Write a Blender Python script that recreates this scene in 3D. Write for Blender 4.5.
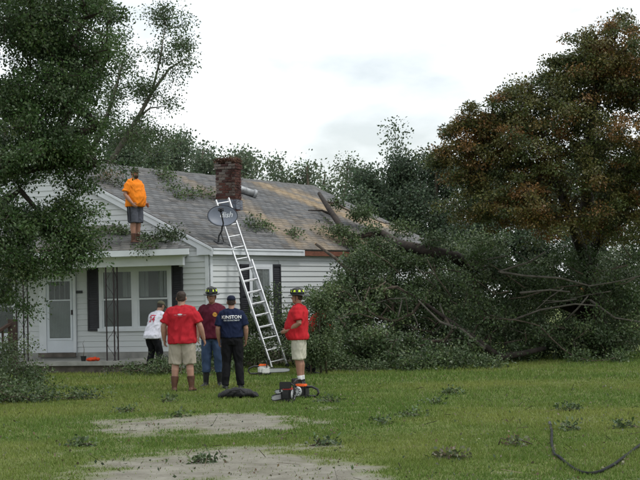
import bpy, bmesh, math, random
import numpy as np
from mathutils import Vector, Matrix
from mathutils.bvhtree import BVHTree

for o in list(bpy.data.objects):
    bpy.data.objects.remove(o)
SC = bpy.context.scene
COL = SC.collection
R = math.radians
random.seed(7)

# ------------------------------------------------------------------ camera
F_PX, HOR, ROLL, EYE = 1600.0, 300.0, 0.022, 1.62
pit = math.atan((HOR - 240) / F_PX)
CF = np.array([0, math.cos(pit), math.sin(pit)])
R0 = np.array([1.0, 0, 0]); U0 = np.array([0, -math.sin(pit), math.cos(pit)])
CU = math.cos(ROLL) * U0 + math.sin(ROLL) * R0
CR = math.cos(ROLL) * R0 - math.sin(ROLL) * U0
CC = np.array([0, 0, EYE])
cam_d = bpy.data.cameras.new('camera'); cam = bpy.data.objects.new('camera', cam_d); COL.objects.link(cam)
cam_d.sensor_width = 36; cam_d.lens = 36 * F_PX / 640; cam_d.clip_end = 3000; cam_d.clip_start = 0.5
M = Matrix.Identity(4)
for i in range(3):
    M[i][0], M[i][1], M[i][2], M[i][3] = CR[i], CU[i], -CF[i], CC[i]
cam.matrix_world = M
SC.camera = cam

# ------------------------------------------------------------------ world, sun, exposure
w = bpy.data.worlds.new('World'); SC.world = w; w.use_nodes = True
nt = w.node_tree; nt.nodes.clear()
out = nt.nodes.new('ShaderNodeOutputWorld'); bg = nt.nodes.new('ShaderNodeBackground')
sky = nt.nodes.new('ShaderNodeTexSky'); sky.sky_type = 'NISHITA'; sky.sun_disc = False
SUN_EL, SUN_AZ = R(60), R(116)      # azimuth from +Y, clockwise: behind the camera, to its right
sky.sun_elevation = SUN_EL; sky.sun_rotation = SUN_AZ
sky.air_density = 1.2; sky.dust_density = 2.5
tc = nt.nodes.new('ShaderNodeTexCoord'); mp = nt.nodes.new('ShaderNodeMapping')
mp.inputs['Scale'].default_value = (3.2, 3.2, 7.5); mp.inputs['Location'].default_value = (0.35, 0.1, 0.4)
no = nt.nodes.new('ShaderNodeTexNoise'); no.inputs['Scale'].default_value = 1.6; no.inputs['Detail'].default_value = 6
no.inputs['Roughness'].default_value = 0.5
rp = nt.nodes.new('ShaderNodeValToRGB')
rp.color_ramp.elements[0].position = 0.36; rp.color_ramp.elements[0].color = (0.45, 0.45, 0.45, 1)
rp.color_ramp.elements[1].position = 0.52; rp.color_ramp.elements[1].color = (0.98, 0.98, 0.98, 1)
mx = nt.nodes.new('ShaderNodeMix'); mx.data_type = 'RGBA'
mx.inputs['B'].default_value = (9.7, 10.1, 10.3, 1)
nt.links.new(tc.outputs['Generated'], mp.inputs['Vector']); nt.links.new(mp.outputs['Vector'], no.inputs['Vector'])
nt.links.new(no.outputs['Fac'], rp.inputs['Fac']); nt.links.new(rp.outputs['Color'], mx.inputs['Factor'])
nt.links.new(sky.outputs['Color'], mx.inputs['A']); nt.links.new(mx.outputs['Result'], bg.inputs['Color'])
bg.inputs['Strength'].default_value = 0.1
nt.links.new(bg.outputs['Background'], out.inputs['Surface'])

sl = bpy.data.lights.new('sun', 'SUN'); sl.energy = 1.2; sl.angle = R(14); sl.color = (1.0, 0.97, 0.92)
so = bpy.data.objects.new('sun', sl); COL.objects.link(so)
sd = Vector((math.sin(SUN_AZ) * math.cos(SUN_EL), math.cos(SUN_AZ) * math.cos(SUN_EL), math.sin(SUN_EL)))
so.rotation_euler = sd.to_track_quat('Z', 'Y').to_euler(); so.location = (0, 0, 60)
SC.view_settings.view_transform = 'Standard'; SC.view_settings.look = 'None'
SC.view_settings.gamma = 1; SC.view_settings.exposure = 0.4
SC.cycles.max_bounces = 8; SC.cycles.transparent_max_bounces = 8

# ------------------------------------------------------------------ geometry helpers
def ray(px, py):
    return CF * F_PX + CR * (px - 320) + CU * (240 - py)
def P(px, py, Y):                       # the point seen at a pixel of the photograph at a given distance
    d = ray(px, py); return CC + d * (Y / d[1])
def G(px, py, z=0.0):                   # ... on the ground
    d = ray(px, py); return CC + d * ((z - EYE) / d[2])
def onplane(px, py, o, n):
    d = ray(px, py); return CC + d * (np.dot(o - CC, n) / np.dot(d, n))
def proj(p):
    q = np.asarray(p) - CC; z = q @ CF
    return 320 + F_PX * (q @ CR) / z, 240 - F_PX * (q @ CU) / z
def unit(v):
    v = np.asarray(v, float); return v / (np.linalg.norm(v) + 1e-12)
def A3(*a): return np.array(a, float)
def hash3(i, j, k, s):
    n = (i * 374761393 + j * 668265263 + k * 2147483647 + s * 1274126177) & 0xffffffff
    n = ((n ^ (n >> 13)) * 1274126177) & 0xffffffff
    n = (n ^ (n >> 16)) & 0xffffff
    return n / 0xffffff
def vnoise(p, s=0):
    p = np.asarray(p, float); i = np.floor(p).astype(np.int64); f = p - i; f = f * f * (3 - 2 * f)
    r = 0
    for a in (0, 1):
        for b in (0, 1):
            for c in (0, 1):
                wgt = (f[:, 0] if a else 1 - f[:, 0]) * (f[:, 1] if b else 1 - f[:, 1]) * (f[:, 2] if c else 1 - f[:, 2])
                r = r + wgt * hash3(i[:, 0] + a, i[:, 1] + b, i[:, 2] + c, s)
    return r
def fbm(p, o=4, s=0):
    r = 0; a = 0.5; p = np.asarray(p, float)
    for k in range(o):
        r = r + a * vnoise(p * 2 ** k, s + k); a *= 0.5
    return r / (1 - 0.5 ** o)
def n2(x, y, sc, s=0, o=4):
    return fbm(np.stack([x * sc, y * sc, np.zeros_like(x) + 0.37], 1), o, s)

class MB:                                # collects faces, becomes ONE mesh
    def __init__(s): s.v = []; s.f = []
    def add(s, vs, fs):
        b = len(s.v); s.v += [tuple(map(float, v)) for v in vs]; s.f += [tuple(b + i for i in f) for f in fs]; return s
    def hexa(s, c8):                     # eight corners: bottom loop, then top loop
        return s.add(c8, [(3, 2, 1, 0), (4, 5, 6, 7), (0, 1, 5, 4), (1, 2, 6, 5), (2, 3, 7, 6), (3, 0, 4, 7)])
    def obox(s, c, ax, ay, az):          # centre and half axes
        c, ax, ay, az = map(np.asarray, (c, ax, ay, az))
        return s.hexa([c - ax - ay - az, c + ax - ay - az, c + ax + ay - az, c - ax + ay - az,
                       c - ax - ay + az, c + ax - ay + az, c + ax + ay + az, c - ax + ay + az])
    def box(s, a, b):
        a = np.asarray(a, float); b = np.asarray(b, float); c = (a + b) / 2; h = (b - a) / 2
        return s.obox(c, A3(h[0], 0, 0), A3(0, h[1], 0), A3(0, 0, h[2]))
    def rings(s, rings, cap=True):
        n = len(rings[0]); b = len(s.v)
        for r in rings: s.v += [tuple(map(float, q)) for q in r]
        for k in range(len(rings) - 1):
            for i in range(n):
                j = (i + 1) % n
                s.f.append((b + k * n + i, b + k * n + j, b + (k + 1) * n + j, b + (k + 1) * n + i))
        if cap:
            s.f.append(tuple(b + i for i in range(n))[::-1]); e = b + (len(rings) - 1) * n
            s.f.append(tuple(e + i for i in range(n)))
        return s
    def tube(s, pts, rad, n=8, cap=True, flat=1.0, ref=None, lump=0.0):
        pts = [np.asarray(p, float) for p in pts]; m = len(pts)
        rad = [rad] * m if np.isscalar(rad) else list(rad)
        r0 = np.asarray(ref, float) if ref is not None else None; prev = None; rr = []
        for k in range(m):
            d = unit(pts[min(k + 1, m - 1)] - pts[max(k - 1, 0)])
            if prev is None:
                a = r0 if r0 is not None else (A3(0, 0, 1) if abs(d[2]) < 0.9 else A3(1, 0, 0))
            else: a = prev
            x = unit(a - d * np.dot(a, d)); y = np.cross(d, x); prev = x
            ring = []
            for i in range(n):
                t = 2 * math.pi * i / n
                l = 1 + lump * (random.random() - 0.5)
                ring.append(pts[k] + rad[k] * l * (x * math.cos(t) + y * math.sin(t) * flat))
            rr.append(ring)
        return s.rings(rr, cap)
    def limb(s, pts, rad, n=14, flat=1.0, ref=None):   # tube with rounded ends
        pts = [np.asarray(p, float) for p in pts]; rad = list(rad)
        d0 = unit(pts[0] - pts[1]); d1 = unit(pts[-1] - pts[-2])
        P2 = [pts[0] + d0 * rad[0] * .85, pts[0] + d0 * rad[0] * .55] + pts + [pts[-1] + d1 * rad[-1] * .55, pts[-1] + d1 * rad[-1] * .85]
        R2 = [rad[0] * .45, rad[0] * .82] + rad + [rad[-1] * .82, rad[-1] * .45]
        return s.tube(P2, R2, n, True, flat, ref)
    def ell(s, c, r, n=12, m=8):
        rr = []
        for k in range(1, m):
            ph = math.pi * k / m
            rr.append([(c[0] + r[0] * math.sin(ph) * math.cos(2 * math.pi * i / n), c[1] + r[1] * math.sin(ph) * math.sin(2 * math.pi * i / n),
                        c[2] - r[2] * math.cos(ph)) for i in range(n)])
        return s.rings(rr)
    def mesh(s, name, smooth=False):
        me = bpy.data.meshes.new(name); me.from_pydata(s.v, [], s.f); me.update()
        if smooth: me.polygons.foreach_set('use_smooth', [True] * len(me.polygons))
        return me

ROOT = {}
def thing(name, label, cat, loc=(0, 0, 0), rotz=0.0, group=None, scale=1.0):
    o = bpy.data.objects.new(name, None); COL.objects.link(o); o.empty_display_size = 0.1
    o.location = tuple(map(float, loc)); o.rotation_euler = (0, 0, rotz); o.scale = (scale,) * 3
    o['label'] = label; o['category'] = cat
    if group: o['group'] = group
    ROOT[o.name] = Matrix.Translation(o.location) @ Matrix.Rotation(rotz, 4, 'Z') @ Matrix.Scale(scale, 4)
    return o
def mesh_obj(name, me, mat, parent=None, world=True, kind=None):
    if isinstance(me, MB): me = me.mesh(name)
    o = bpy.data.objects.new(name, me); COL.objects.link(o)
    if mat is not None and not me.materials: me.materials.append(mat)
    if parent is not None:
        o.parent = parent
        if world and parent.name in ROOT: o.matrix_parent_inverse = ROOT[parent.name].inverted()
    if kind: o['kind'] = kind
    return o
def smooth(me, on=True):
    me.polygons.foreach_set('use_smooth', [on] * len(me.polygons)); return me
def tag(o, label, cat, group=None):
    o['label'] = label; o['category'] = cat
    if group: o['group'] = group
    return o

# ------------------------------------------------------------------ materials
def new_mat(name):
    m = bpy.data.materials.new(name); m.use_nodes = True
    t = m.node_tree; b = t.nodes['Principled BSDF']; return m, t, b
def mat(name, col, rough=0.7, var=0.12, scale=6.0, bump=0.0, bscale=40.0, metal=0.0, spec=0.4, stretch=(1, 1, 1), col2=None, detail=5):
    m, t, b = new_mat(name)
    tcn = t.nodes.new('ShaderNodeTexCoord'); mpn = t.nodes.new('ShaderNodeMapping'); mpn.inputs['Scale'].default_value = stretch
    t.links.new(tcn.outputs['Object'], mpn.inputs['Vector'])
    nz = t.nodes.new('ShaderNodeTexNoise'); nz.inputs['Scale'].default_value = scale; nz.inputs['Detail'].default_value = detail
    t.links.new(mpn.outputs['Vector'], nz.inputs['Vector'])
    rm = t.nodes.new('ShaderNodeValToRGB')
    lo = tuple(c * (1 - var) for c in col) if col2 is None else col2
    hi = tuple(min(1, c * (1 + var)) for c in col)
    rm.color_ramp.elements[0].position = .3; rm.color_ramp.elements[0].color = (*lo, 1)
    rm.color_ramp.elements[1].position = .7; rm.color_ramp.elements[1].color = (*hi, 1)
    t.links.new(nz.outputs['Fac'], rm.inputs['Fac']); t.links.new(rm.outputs['Color'], b.inputs['Base Color'])
    b.inputs['Roughness'].default_value = rough; b.inputs['Metallic'].default_value = metal
    b.inputs['Specular IOR Level'].default_value = spec
    if bump:
        n2_ = t.nodes.new('ShaderNodeTexNoise'); n2_.inputs['Scale'].default_value = bscale; n2_.inputs['Detail'].default_value = 4
        t.links.new(mpn.outputs['Vector'], n2_.inputs['Vector'])
        bp = t.nodes.new('ShaderNodeBump'); bp.inputs['Strength'].default_value = bump; bp.inputs['Distance'].default_value = 0.02
        t.links.new(n2_.outputs['Fac'], bp.inputs['Height']); t.links.new(bp.outputs['Normal'], b.inputs['Normal'])
    return m
def attr_mat(name, rough=0.8, spec=0.3, nscale=25, nvar=0.25, bump=0.2):     # colour of each piece comes from its own attribute
    m, t, b = new_mat(name)
    at = t.nodes.new('ShaderNodeAttribute'); at.attribute_name = 'col'
    tcn = t.nodes.new('ShaderNodeTexCoord'); nz = t.nodes.new('ShaderNodeTexNoise')
    nz.inputs['Scale'].default_value = nscale; nz.inputs['Detail'].default_value = 6
    t.links.new(tcn.outputs['Object'], nz.inputs['Vector'])
    mr = t.nodes.new('ShaderNodeMapRange'); mr.inputs['From Min'].default_value = .25; mr.inputs['From Max'].default_value = .75
    mr.inputs['To Min'].default_value = 1 - nvar; mr.inputs['To Max'].default_value = 1 + nvar
    t.links.new(nz.outputs['Fac'], mr.inputs['Value'])
    mm = t.nodes.new('ShaderNodeVectorMath'); mm.operation = 'SCALE'
    t.links.new(at.outputs['Color'], mm.inputs[0]); t.links.new(mr.outputs['Result'], mm.inputs['Scale'])
    t.links.new(mm.outputs['Vector'], b.inputs['Base Color']); b.inputs['Roughness'].default_value = rough
    b.inputs['Specular IOR Level'].default_value = spec
    if bump:
        bp = t.nodes.new('ShaderNodeBump'); bp.inputs['Strength'].default_value = bump; bp.inputs['Distance'].default_value = .02
        t.links.new(nz.outputs['Fac'], bp.inputs['Height']); t.links.new(bp.outputs['Normal'], b.inputs['Normal'])
    return m
def leaf_mat(name, trans=0.28, pale=0.35, palecol=(0.22, 0.27, 0.17), rough=0.45):
    m, t, b = new_mat(name)
    at = t.nodes.new('ShaderNodeAttribute'); at.attribute_name = 'col'
    ge = t.nodes.new('ShaderNodeNewGeometry')
    ml = t.nodes.new('ShaderNodeMath'); ml.operation = 'MULTIPLY'; ml.inputs[1].default_value = pale
    t.links.new(ge.outputs['Backfacing'], ml.inputs[0])
    mi = t.nodes.new('ShaderNodeMix'); mi.data_type = 'RGBA'; mi.inputs['B'].default_value = (*palecol, 1)
    t.links.new(ml.outputs[0], mi.inputs['Factor']); t.links.new(at.outputs['Color'], mi.inputs['A'])
    t.links.new(mi.outputs['Result'], b.inputs['Base Color']); b.inputs['Roughness'].default_value = rough
    b.inputs['Specular IOR Level'].default_value = 0.35
    tr = t.nodes.new('ShaderNodeBsdfTranslucent'); t.links.new(at.outputs['Color'], tr.inputs['Color'])
    ms = t.nodes.new('ShaderNodeMixShader'); ms.inputs['Fac'].default_value = trans
    o = t.nodes['Material Output']
    t.links.new(b.outputs['BSDF'], ms.inputs[1]); t.links.new(tr.outputs['BSDF'], ms.inputs[2]); t.links.new(ms.outputs['Shader'], o.inputs['Surface'])
    return m
def glass_mat(name):
    m, t, b = new_mat(name)
    b.inputs['Base Color'].default_value = (.75, .8, .8, 1); b.inputs['Roughness'].default_value = .03
    b.inputs['Transmission Weight'].default_value = .9; b.inputs['IOR'].default_value = 1.2
    return m

MT = {}
MT['siding'] = mat('white_siding', (.56, .585, .59), .55, .06, 1.3, .05, 90, stretch=(.6, 1, 3))
MT['trim'] = mat('white_trim', (.64, .67, .70), .5, .07, 3)
MT['shutter'] = mat('dark_shutter', (.018, .018, .024), .5, .3, 8)
MT['wood_raw'] = mat('raw_brown_wood', (.17, .065, .04), .85, .35, 9, .3, 30, stretch=(1, 1, 6))
MT['dark_wood'] = mat('dark_stained_wood', (.04, .024, .018), .7, .3, 8)
MT['iron'] = mat('dark_iron', (.03, .02, .022), .55, .3, 20)
MT['concrete'] = mat('grey_concrete', (.27, .27, .25), .9, .25, 4, .2, 60)
MT['found'] = mat('dark_foundation_block', (.11, .095, .08), .9, .35, 6, .3, 40)
MT['deck'] = mat('roof_deck', (.08, .075, .07), .9)
MT['shingle'] = attr_mat('asphalt_shingle', .92, .2, 60, .3, .3)
MT['brick'] = attr_mat('chimney_brick', .9, .2, 35, .35, .5)
MT['mortar'] = mat('mortar', (.2, .18, .16), .95, .25, 20, .3)
MT['straw'] = attr_mat('dry_straw', .9, .2, 20, .2, 0)
MT['alu'] = mat('ladder_aluminium', (.62, .63, .65), .42, .12, 12, metal=.55)
MT['galv'] = mat('galvanised_flue', (.30, .31, .32), .55, .25, 8, metal=.4)
MT['dish'] = mat('dish_grey', (.13, .15, .19), .45, .08, 3)
MT['dish_arm'] = mat('dish_arm_black', (.015, .016, .02), .5)
MT['white_print'] = mat('white_print', (.78, .79, .8), .7, .04)
MT['grey_print'] = mat('pale_grey_print', (.5, .53, .56), .7, .04)
MT['glass'] = glass_mat('window_glass')
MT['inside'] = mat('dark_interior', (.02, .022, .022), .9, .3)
MT['curtain'] = mat('pale_curtain', (.30, .31, .30), .9, .2, 4)
MT['screen'] = mat('window_screen', (.045, .05, .05), .8, .2)
MT['door'] = mat('white_door', (.60, .64, .68), .5, .06, 3)
MT['bark'] = mat('bark', (.075, .058, .042), .95, .5, 7, .7, 18, stretch=(1, 1, .4))
MT['bark_dark'] = mat('dark_bark', (.030, .023, .018), .9, .5, 7, .7, 18)  # a darker bark tone, shared by several trunks and limbs
MT['bark_pale'] = mat('pale_grey_bark', (.11, .10, .082), .9, .4, 9, .5, 25)
MT['fresh_wood'] = mat('fresh_split_wood', (.45, .25, .09), .85, .35, 25, .3, 40)
MT['leaf'] = leaf_mat('leaf')
MT['leaf_fallen'] = leaf_mat('leaf_fallen', .24, .38, (.17, .22, .13), .45)
MT['leaf_autumn'] = leaf_mat('leaf_autumn', .25, .15, (.14, .12, .05))
MT['leaf_far'] = leaf_mat('leaf_far', .3, .25, (.18, .22, .16), .6)
MT['grass'] = leaf_mat('grass_blade', .3, .0, (.1, .1, .1), .6)

def set_col(me, cols, domain='FACE'):
    a = me.attributes.new('col', 'FLOAT_COLOR', domain)
    c = np.ones((len(cols), 4), np.float32); c[:, :3] = cols
    a.data.foreach_set('color', c.ravel())
def np_mesh(name, V, Fq, k):             # big meshes straight from arrays, faces of k corners
    me = bpy.data.meshes.new(name); n = len(Fq)
    me.vertices.add(len(V)); me.vertices.foreach_set('co', np.asarray(V, np.float32).ravel())
    me.loops.add(n * k); me.loops.foreach_set('vertex_index', np.asarray(Fq, np.int32).ravel())
    me.polygons.add(n); me.polygons.foreach_set('loop_start', np.arange(0, n * k, k, dtype=np.int32))
    me.update(calc_edges=True); return me

# ------------------------------------------------------------------ ground
def dirt_mask(x, y, raw=False):
    """worn gravel patches of the drive, in metres on the ground"""
    nz = n2(x, y, .9, 11, 5); fine = n2(x, y, 4.0, 23, 4)
    m = np.zeros_like(x)
    def blob(px, py, rx, ry, wgt=1.0, ang=0.0):
        c = G(px, py); e = G(px + rx, py); g = G(px, py - ry)
        X = (x - c[0]) / (e[0] - c[0]); Yv = (y - c[1]) / (g[1] - c[1])
        return wgt * np.exp(-(X * X + Yv * Yv) ** 1.0 * .8)
    for b in ((215, 420, 75, 9, 1.15), (242, 425, 46, 10, 1.15), (150, 426, 55, 7, 1.0), (120, 422, 30, 5, .5),
              (250, 466, 105, 17, 1.2), (160, 472, 85, 17, 1.1), (335, 470, 60, 14, 1.1), (300, 450, 75, 7, .8), (230, 490, 190, 22, 1.1)):
        m = np.maximum(m, blob(*b))
    v = m + (nz - .5) * 2.0 + (fine - .5) * 1.3
    return v if raw else np.clip((v - .34) / .50, 0, 1)
def ground_h(x, y):
    return (n2(x, y, .35, 3, 3) - .5) * .10 + (n2(x, y, 1.7, 5, 3) - .5) * .035
gx = np.unique(np.concatenate([np.linspace(-900, -16, 26), np.linspace(-16, 16, 270), np.linspace(16, 900, 26)]))
gy = np.unique(np.concatenate([np.linspace(-200, 12, 14), np.linspace(12, 46, 230), np.linspace(46, 1500, 40)]))
XX, YY = np.meshgrid(gx, gy); xf, yf = XX.ravel(), YY.ravel()
near = (np.abs(xf) < 16.1) & (yf > 11.9) & (yf < 46.1)
ZZ = np.where(near, ground_h(xf, yf) * np.clip((46 - yf) / 3, 0, 1) * np.clip((16 - np.abs(xf)) / 2, 0, 1), 0)
V = np.stack([xf, yf, ZZ], 1); nx, ny = len(gx), len(gy)
ii = (np.arange(ny - 1)[:, None] * nx + np.arange(nx - 1)[None, :]).ravel()
me = np_mesh('ground', V, np.stack([ii, ii + 1, ii + nx + 1, ii + nx], 1), 4); smooth(me)
dm = np.where(near, dirt_mask(xf, yf, True), 0)
a = me.attributes.new('dirt', 'FLOAT', 'POINT'); a.data.foreach_set('value', dm.astype(np.float32))
m, t, b = new_mat('lawn_soil')
at = t.nodes.new('ShaderNodeAttribute'); at.attribute_name = 'dirt'
tcn = t.nodes.new('ShaderNodeTexCoord')
def noise_ramp(scale, c0, c1, p0=.35, p1=.65, detail=8):
    nz = t.nodes.new('ShaderNodeTexNoise'); nz.inputs['Scale'].default_value = scale; nz.inputs['Detail'].default_value = detail; nz.inputs['Roughness'].default_value = .78
    t.links.new(tcn.outputs['Object'], nz.inputs['Vector']); r = t.nodes.new('ShaderNodeValToRGB')
    r.color_ramp.elements[0].position = p0; r.color_ramp.elements[0].color = (*c0, 1)
    r.color_ramp.elements[1].position = p1; r.color_ramp.elements[1].color = (*c1, 1)
    t.links.new(nz.outputs['Fac'], r.inputs['Fac']); return r, nz
gr, gn = noise_ramp(1.3, (.075, .105, .026), (.135, .15, .048))
dr, dn = noise_ramp(2.2, (.115, .105, .082), (.25, .24, .20), .34, .66, 12)
mi = t.nodes.new('ShaderNodeMix'); mi.data_type = 'RGBA'
dz1 = t.nodes.new('ShaderNodeTexNoise'); dz1.inputs['Scale'].default_value = 4; dz1.inputs['Detail'].default_value = 12; dz1.inputs['Roughness'].default_value = .82
t.links.new(tcn.outputs['Object'], dz1.inputs['Vector'])
ad = t.nodes.new('ShaderNodeMath'); ad.operation = 'ADD'; t.links.new(at.outputs['Fac'], ad.inputs[0]); t.links.new(dz1.outputs['Fac'], ad.inputs[1])
dmr = t.nodes.new('ShaderNodeMapRange'); dmr.inputs['From Min'].default_value = .85; dmr.inputs['From Max'].default_value = 1.42
t.links.new(ad.outputs[0], dmr.inputs['Value'])
t.links.new(dmr.outputs['Result'], mi.inputs['Factor']); t.links.new(gr.outputs['Color'], mi.inputs['A']); t.links.new(dr.outputs['Color'], mi.inputs['B'])
t.links.new(mi.outputs['Result'], b.inputs['Base Color']); b.inputs['Roughness'].default_value = .95; b.inputs['Specular IOR Level'].default_value = .15
bp = t.nodes.new('ShaderNodeBump'); bp.inputs['Strength'].default_value = .25; bp.inputs['Distance'].default_value = .02
fn = t.nodes.new('ShaderNodeTexNoise'); fn.inputs['Scale'].default_value = 6; fn.inputs['Detail'].default_value = 12; fn.inputs['Roughness'].default_value = .75
t.links.new(tcn.outputs['Object'], fn.inputs['Vector']); t.links.new(fn.outputs['Fac'], bp.inputs['Height']); t.links.new(bp.outputs['Normal'], b.inputs['Normal'])
mesh_obj('ground', me, m, kind='structure')
def gz(x, y):
    return float(ground_h(np.array([x]), np.array([y]))[0])

rng = np.random.default_rng(5)
def grass(n, ylo, yhi, hmin, hmax, wd):
    y = ylo + (yhi - ylo) * rng.random(n); x = (rng.random(n) * 2 - 1) * (y * .215 + 2.6)
    d = dirt_mask(x, y); keep = rng.random(n) > np.clip(d * 1.12, 0, .96)
    patch = n2(x, y, .7, 31, 4); keep &= rng.random(n) < .45 + .9 * patch
    x, y, patch = x[keep], y[keep], patch[keep]; n = len(x)
    z = ground_h(x, y) - .006
    tuft = n2(x, y, 2.6, 41, 3)
    h = (hmin + (hmax - hmin) * rng.random(n)) * (.3 + 1.5 * tuft) * (1 - .45 * d[keep])
    an = rng.random(n) * 6.283; ln = rng.normal(0, .55, n); la = rng.random(n) * 6.283
    wv = np.stack([np.cos(an), np.sin(an), np.zeros(n)], 1) * (wd * (.6 + .8 * rng.random(n)))[:, None]
    b = np.stack([x, y, z], 1)
    tip = b + np.stack([np.cos(la) * ln * h, np.sin(la) * ln * h, h], 1)
    V = np.empty((n, 3, 3)); V[:, 0] = b - wv; V[:, 1] = b + wv; V[:, 2] = tip
    yel = n2(x, y, .45, 51, 4)
    yel = np.clip((yel - .42) * 3.2, 0, 1) * .75 + rng.random(n) * .25
    c0 = np.array([.080, .150, .022]); c1 = np.array([.21, .235, .055])
    c = c0 + (c1 - c0) * yel[:, None]; c *= (.75 + .5 * rng.random(n))[:, None]
    dry = rng.random(n) < .03; c[dry] = [.2, .17, .09]
    return V.reshape(-1, 3), c
Vs, Cs = zip(grass(200000, 13.2, 20, .02, .05, .0052), grass(170000, 20, 30, .022, .06, .007), grass(105000, 30, 44, .03, .08, .0095))
V = np.concatenate(Vs); C = np.concatenate(Cs)
me = np_mesh('grass', V, np.arange(len(V)).reshape(-1, 3), 3); set_col(me, C)
tag(mesh_obj('grass', me, MT['grass'], kind='stuff'), 'short green lawn grass thinning out around the gravel patches', 'grass')

# ------------------------------------------------------------------ house frame (metres, from the lines of the photograph)
UD = unit(A3(-.951, .309, 0))           # along the front, to the left
ED = unit(A3(.574, .819, 0))            # along the side eave and the ridge, away to the right
NF = A3(-UD[1], UD[0], 0)               # front wall, outward
if NF[1] > 0: NF = -NF
NS = A3(ED[1], -ED[0], 0)               # side wall, outward
Z = A3(0, 0, 1)
E0 = P(212, 247.5, 38.8); E0[2] = 2.95
HALF, RISE, LEN = 4.46, 2.36, 11.7
APEX = E0 + UD * HALF + Z * RISE
W0 = E0 + UD * .14 - NF * .13; W0[2] = 0    # wall corner
SLOPE = APEX - E0; SL = np.linalg.norm(SLOPE)
rdir = unit(SLOPE); RUP = unit(rdir - ED * np.dot(rdir, ED)); SH = np.dot(rdir, ED) / np.dot(rdir, RUP)
TMAX = SL * np.dot(rdir, RUP); RN = unit(np.cross(ED, RUP))
if RN[2] < 0: RN = -RN
def roof(s, t, h=0.0):                   # s along the eave, t up the slope, h above it; the ridge sags a little towards the far end
    p = E0 + ED * s + RUP * t + RN * h
    return p - Z * (.17 * np.clip(s / LEN, 0, 1) * np.clip(t / TMAX, 0, 1))
def roof_px(px, py):
    q = onplane(px, py, E0, RN) - E0
    s, t = np.dot(q, ED), np.dot(q, RUP); return s, t

house = thing('house', 'white clapboard house with grey shingle roof and front porch under a fallen tree', 'house', W0)
FRONT_LEN, SIDE_LEN = 2 * HALF - .28, LEN - .3
W1 = W0 + UD * FRONT_LEN; W2 = W0 + ED * SIDE_LEN; W3 = W1 + ED * SIDE_LEN
def wall_body(a, b, n, h, name):
    mb = MB(); d = n * -.16
    mb.hexa([a, b, b + d, a + d, a + Z * h, b + Z * h, b + d + Z * h, a + d + Z * h]); return mesh_obj(name, mb, MT['siding'], house)
wf = wall_body(W0, W1, NF, 2.95, 'front_wall'); ws = wall_body(W0 - NS * .17 * 0, W2, NS, 2.95, 'side_wall')
wb = wall_body(W2 - NF * -.16, W3 - NF * -.16, -NF, 2.95, 'rear_wall'); wl = wall_body(W1, W3, -NS, 2.95, 'left_wall')
mb = MB(); g0, g1 = W0 + Z * 2.95, W1 + Z * 2.95; ga = (g0 + g1) / 2 + Z * (RISE - .06)
mb.rings([[g0 - NF * .01, g1 - NF * .01, ga - NF * .01], [g0 - NF * .15, g1 - NF * .15, ga - NF * .15]])
wg = mesh_obj('gable_wall', mb, MT['siding'], house)
mb = MB(); h0, h1 = W2 + Z * 2.95, W3 + Z * 2.95; ha = (h0 + h1) / 2 + Z * (RISE - .25)
mb.rings([[h0, h1, ha], [h0 + NF * .15, h1 + NF * .15, ha + NF * .15]]); mesh_obj('rear_gable', mb, MT['siding'], house)

# clapboards: one shared mesh, one object each
BH = .136
bm_ = MB().hexa([(0, 0, 0), (1, 0, 0), (1, -.034, .004), (0, -.034, .004), (0, 0, BH + .012), (1, 0, BH + .012), (1, -.012, BH + .012), (0, -.012, BH + .012)])
BOARD = bm_.mesh('siding_board'); BOARD.materials.append(MT['siding'])
def board(wall, origin, d, n, a0, a1, z):
    if a1 - a0 < .03: return
    o = bpy.data.objects.new('siding_board', BOARD); COL.objects.link(o)
    p = origin + d * a0 + n * .004 + Z * z
    m_ = Matrix.Identity(4); L = a1 - a0
    for i in range(3):
        m_[i][0] = d[i] * L; m_[i][1] = -n[i]; m_[i][2] = (0, 0, 1)[i]; m_[i][3] = p[i]
    o.parent = wall; o.matrix_parent_inverse = Matrix.Identity(4)
    o.matrix_basis = m_; return o
# a wall part sits at the world origin once its parent inverse is applied, so children use world numbers directly
def front_at(px, py, off=0.0):
    q = onplane(px, py, W0 + NF * off, NF) - (W0 + NF * off); return np.dot(q, UD), q[2]
def side_at(px, py, off=0.0):
    q = onplane(px, py, W0 + NS * off, NS) - (W0 + NS * off); return np.dot(q, ED), q[2]
def rect(fn, x0, y0, x1, y1):
    a, b = fn(x0, y0), fn(x1, y1); c, d_ = fn(x0, y1), fn(x1, y0)
    return min(a[0], b[0]), max(a[0], b[0]), (c[1] + b[1]) / 2, (a[1] + d_[1]) / 2
SH_L = rect(front_at, 88, 266, 100.5, 331); SH_R = rect(front_at, 172.5, 264.5, 184.5, 328)
WIN = rect(front_at, 101, 266.5, 172, 329); WINL = rect(front_at, -14, 275, 19, 336)
DOOR = rect(front_at, 40, 276, 77.5, 352.5)
WIN = (SH_R[1] + .005, SH_L[0] - .005, WIN[2], WIN[3])
front_holes = [(SH_R[0], SH_L[1], WIN[2], WIN[3]), (DOOR[0] - .02, DOOR[1] + .02, 0, DOOR[3] + .06), (WINL[0], WINL[1] + .1, WINL[2], WINL[3])]
SWIN = rect(side_at, 247, 262, 271.5, 325); SWIN = (SWIN[0], SWIN[1], 1.02, 2.56)
SSH_L = (SWIN[0] - .36, SWIN[0] - .005, 1.0, 2.56); SSH_R = (SWIN[1] + .005, SWIN[1] + .36, 1.0, 2.56)
side_holes = [(SSH_L[0], SSH_R[1], 1.0, 2.58)]
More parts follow.
